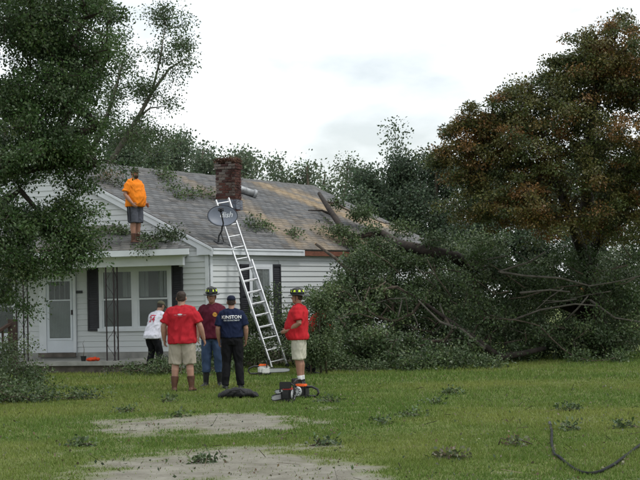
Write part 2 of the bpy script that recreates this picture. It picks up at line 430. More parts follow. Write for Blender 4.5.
def clad(wall, d, n, length, holes, z0, z1, skew=None):
    z = z0
    while z < z1 - .02:
        a, b = 0.0, length
        if skew: a, b = skew(z)
        segs = [(a, b)]
        for (h0, h1, hz0, hz1) in holes:
            if z + BH > hz0 + .03 and z < hz1 - .03:
                ns = []
                for s0, s1 in segs:
                    if h1 <= s0 or h0 >= s1: ns.append((s0, s1)); continue
                    if h0 > s0: ns.append((s0, h0))
                    if h1 < s1: ns.append((h1, s1))
                segs = ns
        for s0, s1 in segs:
            L = s1 - s0
            if L > 4.2:                                   # long runs are pieced from two or three boards
                k = s0 + L * (.35 + .3 * random.random()); board(wall, W0, d, n, s0, k - .002, z); board(wall, W0, d, n, k + .002, s1, z)
            else: board(wall, W0, d, n, s0, s1, z)
        z += BH
clad(wf, UD, NF, FRONT_LEN, front_holes, .44, 2.95)
clad(ws, ED, NS, SIDE_LEN, side_holes, .35, 2.86)
PITCH = RISE / HALF
clad(wg, UD, NF, FRONT_LEN, [], .44 + 19 * BH, 2.95 + RISE - .3, lambda z: ((z + BH - 2.95) / PITCH + .02, FRONT_LEN - (z + BH - 2.95) / PITCH - .02))
def strip(name, a, b, n, w_, th, mat_, parent=house, up=None, off=0.0):      # a board from a to b, w_ tall, th proud of the wall
    d = unit(b - a); u = unit(np.cross(n, d)) if up is None else up
    if u[2] < 0: u = -u
    mb = MB().obox((a + b) / 2 + n * (off + th / 2), (b - a) / 2, n * th / 2, u * w_ / 2); return mesh_obj(name, mb, mat_, parent)
mb = MB()
for d, n in ((UD, NF), (ED, NS)):
    mb.obox(W0 + d * .045 + n * .022 + Z * 1.62, d * .045, n * .024, Z * 1.29)
mesh_obj('corner_trim', mb, MT['trim'], house)
# foundation
mb = MB().obox(W0 + UD * FRONT_LEN / 2 + NF * .02 + Z * .2, UD * FRONT_LEN / 2, NF * .03, Z * .24); mesh_obj('foundation', mb, MT['concrete'], house)
mb = MB().obox(W0 + ED * SIDE_LEN / 2 + NS * .015 + Z * .15, ED * SIDE_LEN / 2, NS * .03, Z * .2); mesh_obj('foundation', mb, MT['found'], house)

# windows, shutters and door
def window(wall_d, n, r, sashes, curtain=True):
    a0, a1, z0, z1 = r; O = W0
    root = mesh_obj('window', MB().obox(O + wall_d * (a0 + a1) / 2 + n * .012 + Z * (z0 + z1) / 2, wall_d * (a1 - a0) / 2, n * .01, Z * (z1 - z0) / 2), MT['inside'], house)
    def bar(name, x0, x1, y0, y1, p0, p1, m_):
        return mesh_obj(name, MB().obox(O + wall_d * (x0 + x1) / 2 + n * (p0 + p1) / 2 + Z * (y0 + y1) / 2, wall_d * (x1 - x0) / 2, n * (p1 - p0) / 2, Z * (y1 - y0) / 2), m_, root)
    fw = .085
    bar('frame', a0, a0 + fw, z0, z1, .02, .075, MT['trim']); bar('frame', a1 - fw, a1, z0, z1, .02, .075, MT['trim'])
    bar('frame', a0 + fw, a1 - fw, z1 - fw, z1, .02, .073, MT['trim']); bar('sill', a0 - .03, a1 + .03, z0 - .05, z0 + .03, .02, .11, MT['trim'])
    wd = (a1 - a0 - 2 * fw - (sashes - 1) * .13) / sashes
    for k in range(sashes):
        x0 = a0 + fw + k * (wd + .13); x1 = x0 + wd
        if k: bar('mullion', x0 - .13, x0, z0 + .03, z1 - fw, .02, .071, MT['trim'])
        zm = (z0 + z1) / 2 - .03
        for (y0, y1, dp) in ((z0 + .03, zm + .02, .030), (zm - .02, z1 - fw, .045)):
            sw = .04
            s_ = MB()
            for (q0, q1, w0_, w1_) in ((x0, x1, y0, y0 + sw), (x0, x1, y1 - sw, y1), (x0, x0 + sw, y0 + sw, y1 - sw), (x1 - sw, x1, y0 + sw, y1 - sw)):
                s_.obox(O + wall_d * (q0 + q1) / 2 + n * (dp + .012) + Z * (w0_ + w1_) / 2, wall_d * (q1 - q0) / 2, n * .012, Z * (w1_ - w0_) / 2)
            mesh_obj('sash', s_, MT['trim'], root)
            bar('pane', x0 + sw, x1 - sw, y0 + sw, y1 - sw, dp + .008, dp + .012, MT['glass'])
        if curtain:                                      # hung folds behind the upper glass
            c_ = MB(); N = 40
            top, bot = [], []
            for i in range(N + 1):
                q = x0 + .03 + (wd - .06) * i / N; dd = .026 + .004 * math.sin(i * 1.9) + .003 * math.sin(i * .7)
                top.append(O + wall_d * q + n * dd + Z * (z1 - fw - .02)); bot.append(O + wall_d * q + n * dd + Z * (zm + .05))
            for i in range(N):
                if 12 < i < 27: continue
                c_.add([top[i], top[i + 1], bot[i + 1], bot[i]], [(0, 1, 2, 3)])
            mesh_obj('curtain', c_, MT['curtain'], root)
    return root
window(UD, NF, WIN, 2); window(UD, NF, WINL, 1, False); window(ED, NS, SWIN, 1)
def shutter(d, n, r):
    a0, a1, z0, z1 = r
    o = mesh_obj('shutter', MB().obox(W0 + d * (a0 + a1) / 2 + n * .04 + Z * (z0 + z1) / 2, d * (a1 - a0) / 2, n * .018, Z * (z1 - z0) / 2), MT['shutter'], house)
    fr = MB()
    for q0, q1, y0, y1 in ((a0, a0 + .045, z0, z1), (a1 - .045, a1, z0, z1), (a0 + .045, a1 - .045, z1 - .06, z1), (a0 + .045, a1 - .045, z0, z0 + .06), (a0 + .045, a1 - .045, (z0 + z1) / 2 - .03, (z0 + z1) / 2 + .03)):
        fr.obox(W0 + d * (q0 + q1) / 2 + n * .067 + Z * (y0 + y1) / 2, d * (q1 - q0) / 2, n * .009, Z * (y1 - y0) / 2)
    mesh_obj('shutter_frame', fr, MT['shutter'], o)
    z = z0 + .08
    sl_ = MB()
    while z < z1 - .1:
        if abs(z - (z0 + z1) / 2) > .05:
            sl_.obox(W0 + d * (a0 + a1) / 2 + n * .062 + Z * z, d * ((a1 - a0) / 2 - .047), n * .006 + Z * -.005, Z * .02 + n * -.003)
        z += .05
    mesh_obj('louvre', sl_, MT['shutter'], o, kind='stuff')
shutter(UD, NF, SH_L); shutter(UD, NF, SH_R); shutter(ED, NS, SSH_L); shutter(ED, NS, SSH_R)
a0, a1, z0, z1 = DOOR
def fbox(name, x0, x1, y0, y1, p0, p1, m_, parent, d=UD, n=NF):
    return mesh_obj(name, MB().obox(W0 + d * (x0 + x1) / 2 + n * (p0 + p1) / 2 + Z * (y0 + y1) / 2, d * (x1 - x0) / 2, n * (p1 - p0) / 2, Z * (y1 - y0) / 2), m_, parent)
door = fbox('door', a0 + .06, a1 - .19, z0, z1 - .05, .02, .05, MT['door'], house)
fbox('door_casing', a0 - .01, a0 + .06, z0 - .1, z1 + .05, .02, .09, MT['trim'], door); fbox('door_casing', a1 - .19, a1 + .01, z0 - .1, z1 + .05, .02, .07, MT['trim'], door)
fbox('door_casing', a0 + .06, a1 - .19, z1 - .05, z1 + .05, .02, .088, MT['trim'], door)
gA0, gA1 = a0 + .15, a1 - .28; gz0, gz1 = z0 + .36, z1 - .14; gm = (gz0 + gz1) / 2 + .22
fbox('storm_glass_backing', gA0, gA1, gz0, gz1, .05, .053, MT['inside'], door)
fbox('pane', gA0, gA1, gz0, gm, .056, .060, MT['glass'], door); fbox('pane', gA0, gA1, gm + .035, gz1, .056, .060, MT['glass'], door)
for (x0, x1, y0, y1) in ((gA0 - .05, gA0, gz0 - .05, gz1 + .05), (gA1, gA1 + .05, gz0 - .05, gz1 + .05), (gA0, gA1, gz0 - .05, gz0), (gA0, gA1, gz1, gz1 + .05), (gA0, gA1, gm, gm + .035)):
    fbox('rail', x0, x1, y0, y1, .051, .066, MT['door'], door)
for k in range(3):
    q = gA0 + (gA1 - gA0) * (k + 1) / 4; fbox('muntin', q - .01, q + .01, gm + .035, gz1, .0535, .0555, MT['curtain'], door)
cb = MB()
for i in range(26):
    q0 = gA0 + (gA1 - gA0) * i / 26; q1 = gA0 + (gA1 - gA0) * (i + .8) / 26
    cb.obox(W0 + UD * (q0 + q1) / 2 + NF * .0545 + Z * ((gz0 + gm) / 2), UD * (q1 - q0) / 2, NF * .0006, Z * (gm - gz0) / 2 * .97)
mesh_obj('curtain', cb, MT['curtain'], door)
fbox('handle', a0 + .085, a0 + .115, (z0 + z1) / 2 - .02, (z0 + z1) / 2 + .1, .05, .10, MT['iron'], door)
fbox('threshold', a0 - .01, a1 + .01, z0 - .11, z0 - .005, .02, .14, MT['found'], house)
na, nz_ = front_at(80, 292); fbox('number_plate', na - .09, na + .09, nz_ - .035, nz_ + .035, .04, .055, MT['screen'], house)

# shingles: rows of separate tabs, too small to pick apart singly
def shingles(name, ptf, tmax, smin, smax, colf, parent, expo=.14, tabw=.30):
    VV, CCc, FF = [], [], []; row = 0; t = 0.0; rr = random.Random(3)
    while t < tmax:
        off = (row % 2) * tabw / 2 + rr.uniform(-.02, .02)
        s0, s1 = smin(t), smax(t); s = s0 - tabw + (off % tabw)
        rowd = rr.uniform(-.004, .004)
        while s < s1:
            a, b = max(s + .004, s0), min(s + tabw - .004, s1)
            if b - a > .02:
                t1 = min(t + expo * 1.15, tmax); h = .010 + rr.uniform(0, .005); dt = rowd + rr.uniform(-.005, .005)
                base = len(VV)
                VV += [ptf(a, t + dt, .002), ptf(b, t + dt, .002), ptf(b, t1, .001), ptf(a, t1, .001), ptf(a, t + dt, h), ptf(b, t + dt, h), ptf(b, t1, h * .35), ptf(a, t1, h * .35)]
                FF += [(base + 4, base + 5, base + 6, base + 7), (base, base + 1, base + 5, base + 4), (base + 1, base + 2, base + 6, base + 5), (base + 3, base, base + 4, base + 7)]
                c = colf((a + b) / 2, t, rr); CCc += [c] * 4
            s += tabw
        t += expo; row += 1
    me = np_mesh(name, np.array(VV), np.array(FF), 4); set_col(me, np.array(CCc)); me.materials.append(MT['shingle'])
    return mesh_obj(name, me, None, parent, kind='stuff')
def seg_dist(s, t, a, b):
    a = np.array(a); b = np.array(b); p = np.array([s, t]); u = np.clip(np.dot(p - a, b - a) / np.dot(b - a, b - a), 0, 1)
    return np.linalg.norm(p - a - u * (b - a))
STAINS = [((262, 182), (372, 224), .42, .95), ((300, 190), (395, 228), .35, .75), ((232, 196), (300, 244), .50, .60), ((188, 180), (215, 196), .30, .45), ((285, 225), (330, 250), .6, .55), ((330, 235), (400, 250), .8, .8), ((255, 215), (318, 232), .5, .35)]
ST = [(roof_px(*a), roof_px(*b), w_, k) for a, b, w_, k in STAINS]
def main_col(s, t, rr):
    g = .150 + rr.uniform(-.03, .03)
    if rr.random() < .12: g *= .72
    c = np.array([g, g * 1.02, g * 1.05])
    n_ = fbm(np.array([[s * 1.1, t * 2.2, .3]]), 4, 9)[0]
    k = 0
    for a, b, w_, kk in ST: k = max(k, kk * math.exp(-(seg_dist(s, t, a, b) / w_) ** 2))
    k = np.clip(k * (1.5 * n_ + .35) + rr.uniform(-.12, .12), 0, 1)
    tan = np.array([.33, .255, .17]) * (.75 + .5 * rr.random())
    return c * (1 - k) + tan * k + (n_ - .5) * .035
deck = MB()
N = 12
for k in range(N):
    s0, s1 = LEN * k / N, LEN * (k + 1) / N
    def e(s, t, h): return roof(s + t * SH, t, h)
    deck.hexa([e(s0, 0, -.10), e(s1, 0, -.10), e(s1, TMAX, -.10), e(s0, TMAX, -.10), e(s0, 0, 0), e(s1, 0, 0), e(s1, TMAX, 0), e(s0, TMAX, 0)])
roof_part = mesh_obj('roof', deck, MT['deck'], house)
shingles('shingles', roof, TMAX, lambda t: t * SH, lambda t: LEN + t * SH, main_col, roof_part)
# the other slope, turned away
EL = E0 + UD * 2 * HALF; mb = MB()
a_, b_, c_, d_ = EL, EL + ED * LEN, APEX + ED * LEN - Z * .17, APEX
mb.hexa([a_ - Z * .1, b_ - Z * .1, c_ - Z * .1, d_ - Z * .1, a_, b_, c_ + Z * .005, d_ + Z * .005]); mesh_obj('roof', mb, MT['shingle'], house)
rc = MB()
for k in range(39):
    p0 = APEX + ED * (k * .3) - Z * (.17 * k / 39) ; p1 = APEX + ED * (k * .3 + .32) - Z * (.17 * (k + 1) / 39)
    l = unit(EL - APEX) * .15; r_ = unit(E0 - APEX) * .15; up = Z * (.028 + .004 * (k % 3))
    rc.add([p0 + r_ + up, p1 + r_ + up, p1 + up * 1.5, p0 + up * 1.5, p1 + l + up, p0 + l + up, p0 + r_, p1 + r_], [(0, 1, 2, 3), (3, 2, 4, 5), (6, 7, 1, 0)])
me = rc.mesh('ridge_cap'); set_col(me, np.array([[.12, .12, .118]] * len(me.polygons))); mesh_obj('ridge_cap', me, MT['shingle'], roof_part)
# rake boards, fascia, soffit, the boxed return at the corner
def band(name, a, b, n, h, th, m_, below=0.0):
    mb = MB(); a = a - Z * below; b = b - Z * below
    mb.hexa([a - Z * h, b - Z * h, b - Z * h + n * th, a - Z * h + n * th, a, b, b + n * th, a + n * th]); return mesh_obj(name, mb, m_, house)
RKo = NF * .0
band('rake_board', E0 + RKo - NF * .03, APEX + RKo - NF * .03, NF, .20, .035, MT['trim'], .012); band('rake_board', EL - NF * .03, APEX - NF * .03, NF, .20, .035, MT['trim'], .012)
band('rake_moulding', E0 + NF * .006, APEX + NF * .006, NF, .06, .03, MT['trim'], .003); band('rake_moulding', EL + NF * .006, APEX + NF * .006, NF, .06, .03, MT['trim'], .003)
mb = MB()
q0, q1, q2 = E0 - Z * .012, E0 + UD * .40 + Z * (.40 * PITCH - .19), E0 + UD * .40 - Z * .17
pr = [E0 - Z * .17, E0 - Z * .015, E0 + UD * .40 + Z * (.40 * PITCH - .02), q2]
mb.rings([[p + NF * .006 for p in pr], [p - NF * .12 for p in pr]]); mesh_obj('eave_return', mb, MT['trim'], house)
SF, _ = roof_px(305, 250)
band('fascia', E0 + ED * .03 + NS * -.012, E0 + ED * SF + NS * -.012, NS, .155, .025, MT['trim'], .012)
band('gutter_lip', E0 + ED * .03 + NS * .0135, E0 + ED * (SF - .05) + NS * .0135, NS, .035, .02, MT['trim'], .02)
band('bare_rafter_board', E0 + ED * (SF + .01) - NS * .05, E0 + ED * LEN - NS * .05, NS, .14, .03, MT['wood_raw'], .02)
mb = MB(); a_ = W0 + Z * 2.80; b_ = W2 + Z * 2.80; mb.hexa([a_, b_, b_ + NS * .12, a_ + NS * .12, a_ + Z * .015, b_ + Z * .015, b_ + Z * .015 + NS * .12, a_ + Z * .015 + NS * .12])
mesh_obj('soffit', mb, MT['trim'], house)

# porch
PD = 2.0
PE = W0 + NF * PD                                        # porch eave line, on the ground
pc = onplane(189, 248.2, PE, NF); PZ = pc[2]; ps = np.dot(pc - PE, UD)          # its right end
hw = onplane(106, 225, W0, NF); HZ = hw[2]; hs = np.dot(hw - W0, UD)            # where the hip meets the wall
PLEN = FRONT_LEN - ps
PO = PE + UD * ps + Z * PZ
PUP = unit(-NF * PD + Z * (HZ - PZ)); PT = math.hypot(PD, HZ - PZ); PNrm = unit(np.cross(UD, PUP)); PNrm = PNrm if PNrm[2] > 0 else -PNrm
def proof(s, t, h=0.0): return PO + UD * s + PUP * t + PNrm * h
def porch_px(px, py, h=0.0): return onplane(px, py, PO + PNrm * h, PNrm)
hip = lambda t: (hs - ps) * t / PT
mb = MB()
mb.hexa([proof(0, 0, -.08), proof(PLEN, 0, -.08), proof(PLEN, PT, -.08), proof(hs - ps, PT, -.08), proof(0, 0), proof(PLEN, 0), proof(PLEN, PT), proof(hs - ps, PT)])
s_end = front_at(187.5, 250)[0]; end = W0 + UD * s_end + Z * PZ; mb.add([PO, proof(hs - ps, PT), A3(end[0], end[1], PZ), PO - Z * .08], [(0, 1, 2), (0, 2, 3)])
porch = mesh_obj('porch_roof', mb, MT['deck'], house)
def porch_col(s, t, rr):
    g = .125 + rr.uniform(-.025, .025); n_ = fbm(np.array([[s * 1.3, t * 2, 5.3]]), 3, 4)[0]
    k = np.clip((n_ - .5) * 2, 0, .5); return np.array([g, g, g * .98]) * (1 - k) + np.array([.17, .14, .09]) * k
shingles('shingles', proof, PT, hip, lambda t: PLEN, porch_col, porch)
band('porch_fascia', proof(.0, 0) - Z * .004, proof(PLEN, 0) - Z * .004, NF, .14, .03, MT['trim'])
mb = MB(); e0 = PO - Z * .145; e1 = A3(end[0], end[1], PZ - .145)
mb.hexa([e0, e1, e1 + UD * .03, e0 + UD * .03, e0 + Z * .14, e1 + Z * .14, e1 + UD * .03 + Z * .14, e0 + UD * .03 + Z * .14]); mesh_obj('porch_fascia', mb, MT['trim'], house)
mb = MB(); c4 = [PE + UD * (ps + .06) - NF * .03, PE + UD * (ps + PLEN - .1) - NF * .03, W0 + UD * (ps + PLEN - .1) + NF * .04, W0 + UD * (s_end + .06) + NF * .04]
c4 = [A3(q[0], q[1], PZ - .16) for q in c4]; mb.hexa(c4 + [q + Z * .02 for q in c4])
mesh_obj('porch_ceiling', mb, MT['siding'], house)
PB = 1.62
bz = onplane(150, 266, W0 + NF * PB, NF)[2]
a_ = W0 + NF * PB + UD * (ps + .3); mb = MB().obox(a_ + UD * (PLEN - .3) / 2 + Z * (bz + PZ - .16) / 2, UD * (PLEN - .3) / 2, NF * .06, Z * (PZ - .16 - bz) / 2); mesh_obj('porch_beam', mb, MT['trim'], house)
b0, b1 = a_ + UD * .02 - NF * .07, W0 + UD * (s_end + .12) + NF * .04
mb = MB().hexa([A3(q[0], q[1], z_) for z_ in (bz, PZ - .16) for q in (b0, b0 + UD * .1, b1 + UD * .1, b1)]); mesh_obj('porch_beam', mb, MT['trim'], house)
FZ = .29
sr = onplane(132, 362, W0 + NF * 1.85, NF); sr_ = np.dot(sr - W0, UD)
mb = MB().obox(W0 + UD * (sr_ + 6.2) / 2 * 1 + NF * .95 + Z * (FZ - .05), UD * (6.2 - sr_) / 2 + 0, NF * .92, Z * .05); pf = mesh_obj('porch_floor', mb, MT['concrete'], house)
mb = MB().obox(W0 + UD * (sr_ + 6.2) / 2 + NF * .93 + Z * .06, UD * ((6.2 - sr_) / 2 - .05), NF * .85, Z * .175); mesh_obj('porch_footing', mb, MT['found'], house)
def column(px, corner=True):
    c = onplane(px, 340, W0 + NF * PB, NF); c[2] = FZ; h = bz - FZ
    bars = [c, c + UD * .20] + ([c - NF * .20] if corner else [])
    col_ = mesh_obj('porch_column', MB().obox(c + Z * .01, UD * .03, NF * .03, Z * .01), MT['iron'], house)
    for q in bars: mesh_obj('upright', MB().obox(q + Z * h / 2, UD * .013, NF * .013, Z * h / 2), MT['iron'], col_)
    sc_ = MB()
    for q in bars[1:]:
        z = .06; k = 0
        while z < h - .2:
            a, b = (c, q) if k % 2 == 0 else (q, c)
            n_ = 7; pts = [a + (b - a) * (i / n_) + Z * (z + .36 * i / n_ + .03 * math.sin(i / n_ * 6.28)) for i in range(n_ + 1)]
            sc_.tube(pts, .006, 5); z += .36; k += 1
    mesh_obj('scroll', sc_, MT['iron'], col_)
column(114.5); column(24); 
# handrail by the steps at the left edge
hr = thing('stair_rail', 'dark wooden stair railing with a thick post left of the porch door', 'railing', G(12, 374))
pp = onplane(13, 340, W0 + NF * 1.95, NF); pp[2] = 0
def wbox(name, a, b, w_, h_, parent, m_):
    d = unit(b - a); s_ = unit(np.cross(d, Z)) if abs(d[2]) < .95 else A3(1, 0, 0); u = np.cross(s_, d)
    return mesh_obj(name, MB().obox((a + b) / 2, (b - a) / 2, s_ * w_ / 2, u * h_ / 2), m_, parent)
wbox('post', pp, pp + Z * 1.32, .2, .2, hr, MT['dark_wood'])
far = pp + NF * 1.1 + UD * .3; far[2] = 0
wbox('handrail', pp + Z * 1.25, far + Z * .78, .09, .06, hr, MT['dark_wood']); wbox('handrail', pp + Z * .62, far + Z * .18, .07, .05, hr, MT['dark_wood'])
for k in (.3, .6, .9):
    q = pp + (far - pp) * k; wbox('baluster', q + Z * (.62 - .44 * k), q + Z * (1.24 - .47 * k), .05, .05, hr, MT['dark_wood'])
wbox('post', far, far + Z * .84, .11, .11, hr, MT['dark_wood'])

# chimney
cs, ct = roof_px(226, 206); cb_ = roof(cs, ct); cdir, cn = UD, NF      # its faces square with the front
CW, CD = .56, .48; ctop = P(224, 163, cb_[1])[2]
chim = mesh_obj('chimney', MB().box((-CW / 2 + .02, -CD / 2 + .02, 0), (CW / 2 - .02, CD / 2 - .02, 1)), MT['mortar'], house)
cmid = cb_ - NF * CD / 2 * .9
def cw(x, y, z): return cmid - UD * x - NF * y + Z * z
z0c = -1.0
mbk = MB().hexa([cw(-CW / 2 + .02, -CD / 2 + .02, z0c), cw(CW / 2 - .02, -CD / 2 + .02, z0c), cw(CW / 2 - .02, CD / 2 - .02, z0c), cw(-CW / 2 + .02, CD / 2 - .02, z0c)] +
                [cw(x, y, ctop - cmid[2] - .06) for x, y in ((-CW / 2 + .02, -CD / 2 + .02), (CW / 2 - .02, -CD / 2 + .02), (CW / 2 - .02, CD / 2 - .02), (-CW / 2 + .02, CD / 2 - .02))])
chim.data = mbk.mesh('chimney'); chim.data.materials.append(MT['mortar'])
BRK = []
for k in range(6):
    bmn = bmesh.new(); bmesh.ops.create_cube(bmn, size=1.0); bmesh.ops.bevel(bmn, geom=bmn.edges[:], offset=.05, segments=1, affect='EDGES')
    me = bpy.data.meshes.new('brick'); bmn.to_mesh(me); bmn.free()
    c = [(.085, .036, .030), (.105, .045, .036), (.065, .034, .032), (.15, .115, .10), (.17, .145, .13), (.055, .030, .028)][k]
    set_col(me, np.array([c] * len(me.polygons))); me.materials.append(MT['brick']); BRK.append(me)
def brick(c, l, d_, hgt, along, out_, idx):
    o = bpy.data.objects.new('brick', BRK[idx]); COL.objects.link(o); m_ = Matrix.Identity(4)
    for i in range(3): m_[i][0] = along[i] * l; m_[i][1] = out_[i] * d_; m_[i][2] = (0, 0, 1)[i] * hgt; m_[i][3] = c[i]
    o.parent = chim; o.matrix_basis = m_
zc = -.35; row = 0; H = ctop - cmid[2]
while zc < H:
    proud = .03 if zc > H - .22 and zc < H - .07 else 0
    miss = zc > H - .08
    nf = 3; L = (CW + 2 * proud) / nf
    for face in range(4):
        ax_, ou, W_, D_ = [(-UD, NF, CW, CD), (-NF, -UD, CD, CW), (-UD, -NF, CW, CD), (-NF, UD, CD, CW)][face]
        nb = 3 if face % 2 == 0 else 2
        off = .5 if row % 2 else 0
        Wt = W_ + 2 * proud; L = Wt / nb; s = -Wt / 2 - off * L
        while s < Wt / 2 - .01:
            a, b = max(s, -Wt / 2), min(s + L, Wt / 2)
            if b - a > .03 and not (miss and random.random() < .45) and zc > -.3:
                j = random.uniform(-.006, .006)
                idx = random.choice([0, 1, 2, 5, 1]) if face != 0 or random.random() < .35 else random.choice([3, 4, 4, 2])  # paler bricks on the front face: its lit look is in the colour
                brick(cmid + ax_ * (a + b) / 2 + ou * (D_ / 2 + proud - .03 + j) + Z * (zc + .034), b - a - .012, .06, .060, ax_, ou, idx)
            s += L
    zc += .072; row += 1
# lead flashing skirt
fl = MB()
for (c, a_, b_) in ((cmid + NF * (CD / 2 + .012), UD * (CW / 2 + .03), NF * .008), (cmid - UD * (CW / 2 + .012), NF * (CD / 2 + .02), UD * .008)):
    fl.obox(c + Z * (.04 if b_ is None else .06), a_, b_, Z * .13)
mesh_obj('flashing', fl, MT['dish'], chim)
# dry straw and vine piled on the broken top
def sticks(name, n, fn, lens, wd, cols, parent, seed=1):
    r = np.random.default_rng(seed); p = np.array([fn(r) for _ in range(n)]); d = r.normal(0, 1, (n, 3)); d[:, 2] *= .55
    d /= np.linalg.norm(d, axis=1)[:, None]; L = lens[0] + (lens[1] - lens[0]) * r.random(n)
    s = np.cross(d, r.normal(0, 1, (n, 3))); s /= np.linalg.norm(s, axis=1)[:, None]
    a = p - d * L[:, None] / 2; b = p + d * L[:, None] / 2; s *= wd
    V = np.stack([a - s, a + s, b + s, b - s], 1).reshape(-1, 3)
    me = np_mesh(name, V, np.arange(4 * n).reshape(-1, 4), 4); set_col(me, np.array(cols)[r.integers(0, len(cols), n)] * (.6 + .8 * r.random((n, 1))))
    return mesh_obj(name, me, MT['straw'], parent, kind='stuff')
def ontop(r):
    x, y = r.uniform(-.28, .28), r.uniform(-.26, .26); return cw(x, y, H + .02 + abs(r.normal(0, .055)) * (1.1 - abs(x)))
sticks('dead_vine', 900, ontop, (.08, .26), .006, [(.085, .045, .030), (.11, .06, .04), (.05, .03, .022)], chim, 3)
def onside(r):
    x = r.uniform(.05, .34); z = r.uniform(-.1, H); return cw(x, -CD / 2 - .02 - abs(r.normal(0, .02)), z) if r.random() < .6 else cw(CW / 2 + .02, r.uniform(-.25, .25), z)
sticks('dead_vine', 240, onside, (.08, .2), .004, [(.07, .032, .026), (.09, .042, .03), (.045, .025, .02)], chim, 4)

# things on the roof: flue pipe, dish, ladder
fs, ft = roof_px(240, 191); fe, fu = roof_px(253, 195)
p0 = roof(fs, ft, .11); p1 = roof(fe, fu, .10)
fp = thing('flue_pipe', 'dented grey metal flue pipe lying on the roof right of the chimney', 'flue pipe', p0)
mb = MB(); mb.tube([p0 + (p1 - p0) * k for k in (-.25, 0, .5, .92)], [.105, .105, .10, .10], 16); mb.tube([p0 + (p1 - p0) * k for k in (.92, 1.0, 1.12)], [.125, .135, .125], 16)
mesh_obj('pipe', smooth(mb.mesh('pipe')), MT['galv'], fp)
mb = MB().tube([p0 + (p1 - p0) * k for k in (.28, .34)], [.112, .112], 16); mesh_obj('collar', mb, MT['galv'], fp)

ds, dt_ = roof_px(218, 243); dfoot = roof(ds, dt_, .02)
dish = thing('satellite_dish', 'oval grey satellite dish on a bent mast at the near roof corner', 'satellite dish', dfoot)
dc = P(222.5, 216, dfoot[1] - .05)
aim = unit(A3(.12, -1, .34)); dx = -unit(np.cross(aim, Z)) ; dz = np.cross(dx, aim)
if dz[2] < 0: dz = -dz
RX, RZ = .365, .27
rings = []
def dpt(rf, th, dep): return dc + dx * (RX * rf * math.cos(th)) + dz * (RZ * rf * math.sin(th)) + aim * dep
N = 40; mb = MB()
fr = [[dpt(k / 8, 2 * math.pi * i / N, .075 * (k / 8) ** 2 - .06) for i in range(N)] for k in range(1, 9)]
bk = [[dpt(k / 8, 2 * math.pi * i / N, .075 * (k / 8) ** 2 - .07) for i in range(N)] for k in range(8, 0, -1)]
mb.rings(fr + bk); mesh_obj('reflector', smooth(mb.mesh('reflector')), MT['dish'], dish)
mb = MB(); mb.rings([[dpt(1.0, 2 * math.pi * i / N, .005) for i in range(N)], [dpt(1.035, 2 * math.pi * i / N, .008) for i in range(N)], [dpt(1.035, 2 * math.pi * i / N, .022) for i in range(N)], [dpt(1.0, 2 * math.pi * i / N, .022) for i in range(N)]], cap=False)
mesh_obj('rim', mb, MT['dish_arm'], dish)
lnb = dc - dz * .02 + aim * .42 - dx * .06
low = dc - dz * .27 + aim * .02
mb = MB().tube([low, low + aim * .2 - dz * .01, lnb - dz * .05], .018, 8); mesh_obj('feed_arm', mb, MT['dish_arm'], dish)
mb = MB().tube([lnb + aim * .05 + dz * .04, lnb - aim * .06, lnb - aim * .10], [.028, .036, .026], 10); mb.obox(lnb + dz * .02, dx * .07, aim * .03, dz * .03); mesh_obj('feed_horn', mb, MT['dish_arm'], dish)
mb = MB().tube([dc - aim * .08 - dz * .05, dc - aim * .12 - dz * .16, dfoot + Z * .28 + A3(.09, 0, 0), dfoot + Z * .16 + A3(.02, 0, 0), dfoot + Z * .0], .021, 8); mesh_obj('mast', mb, MT['dish_arm'], dish)
mesh_obj('mount_plate', MB().obox(dfoot, ED * .10, RUP * .08, RN * .012), MT['dish_arm'], dish)
mb = MB().tube([dfoot + RN * .02 + ED * .2, dfoot + Z * .25 + A3(.06, .05, 0)], .01, 6); mesh_obj('brace', mb, MT['dish_arm'], dish)

def text_mesh(s, size, extr=.0, shear=0.0, space=1.0):
    cu = bpy.data.curves.new('t', 'FONT'); cu.body = s; cu.size = size; cu.align_x = 'CENTER'; cu.align_y = 'CENTER'; cu.resolution_u = 3; cu.shear = shear; cu.offset = size * .018; cu.space_character = space
    o = bpy.data.objects.new('t', cu); COL.objects.link(o); dg = bpy.context.evaluated_depsgraph_get()
    me = bpy.data.meshes.new_from_object(o.evaluated_get(dg)); bpy.data.objects.remove(o); bpy.data.curves.remove(cu); return me
tm = text_mesh('dish', .20, shear=.25); nv = len(tm.vertices); co = np.empty(nv * 3); tm.vertices.foreach_get('co', co); co = co.reshape(-1, 3)
new = np.array([dc + dx * (x + .09) + dz * (y + .04) + aim * (.075 * min(1, ((x + .09) / RX) ** 2 + ((y + .04) / RZ) ** 2) - .052) for x, y, _ in co]); tm.vertices.foreach_set('co', new.ravel().astype(np.float32)); tm.update()
mesh_obj('logo', tm, MT['grey_print'], dish)

# ladder
lc_s, _ = roof_px(236, 248)
contact = E0 + ED * lc_s + NS * .07 + Z * .05
base = G(279, 368); base[2] = gz(base[0], base[1])
tp = base + (contact - base) * 1.40
lad = thing('ladder', 'long aluminium extension ladder leaning on the eave past the satellite dish', 'ladder', base)
ld = unit(tp - base); LL = np.linalg.norm(tp - base); cr = unit(ED * .5 + A3(.86, .1, 0)); cr = unit(cr - ld * np.dot(cr, ld)); ln_ = np.cross(cr, ld)
def rail(name, a, b, off):
    mesh_obj(name, MB().obox((a + b) / 2 + off, (b - a) / 2, cr * .014, ln_ * .038), MT['alu'], lad)
for sgn in (-1, 1):
    rail('rail', base, base + ld * LL * .62, cr * sgn * .205 + ln_ * .045); rail('rail', base + ld * LL * .22, tp, cr * sgn * .175 - ln_ * .035)
    mesh_obj('foot', MB().obox(base + cr * sgn * .205 + ln_ * .045 + Z * .01, cr * .03, ln_ * .05, ld * .035), MT['dish_arm'], lad)
k = .18
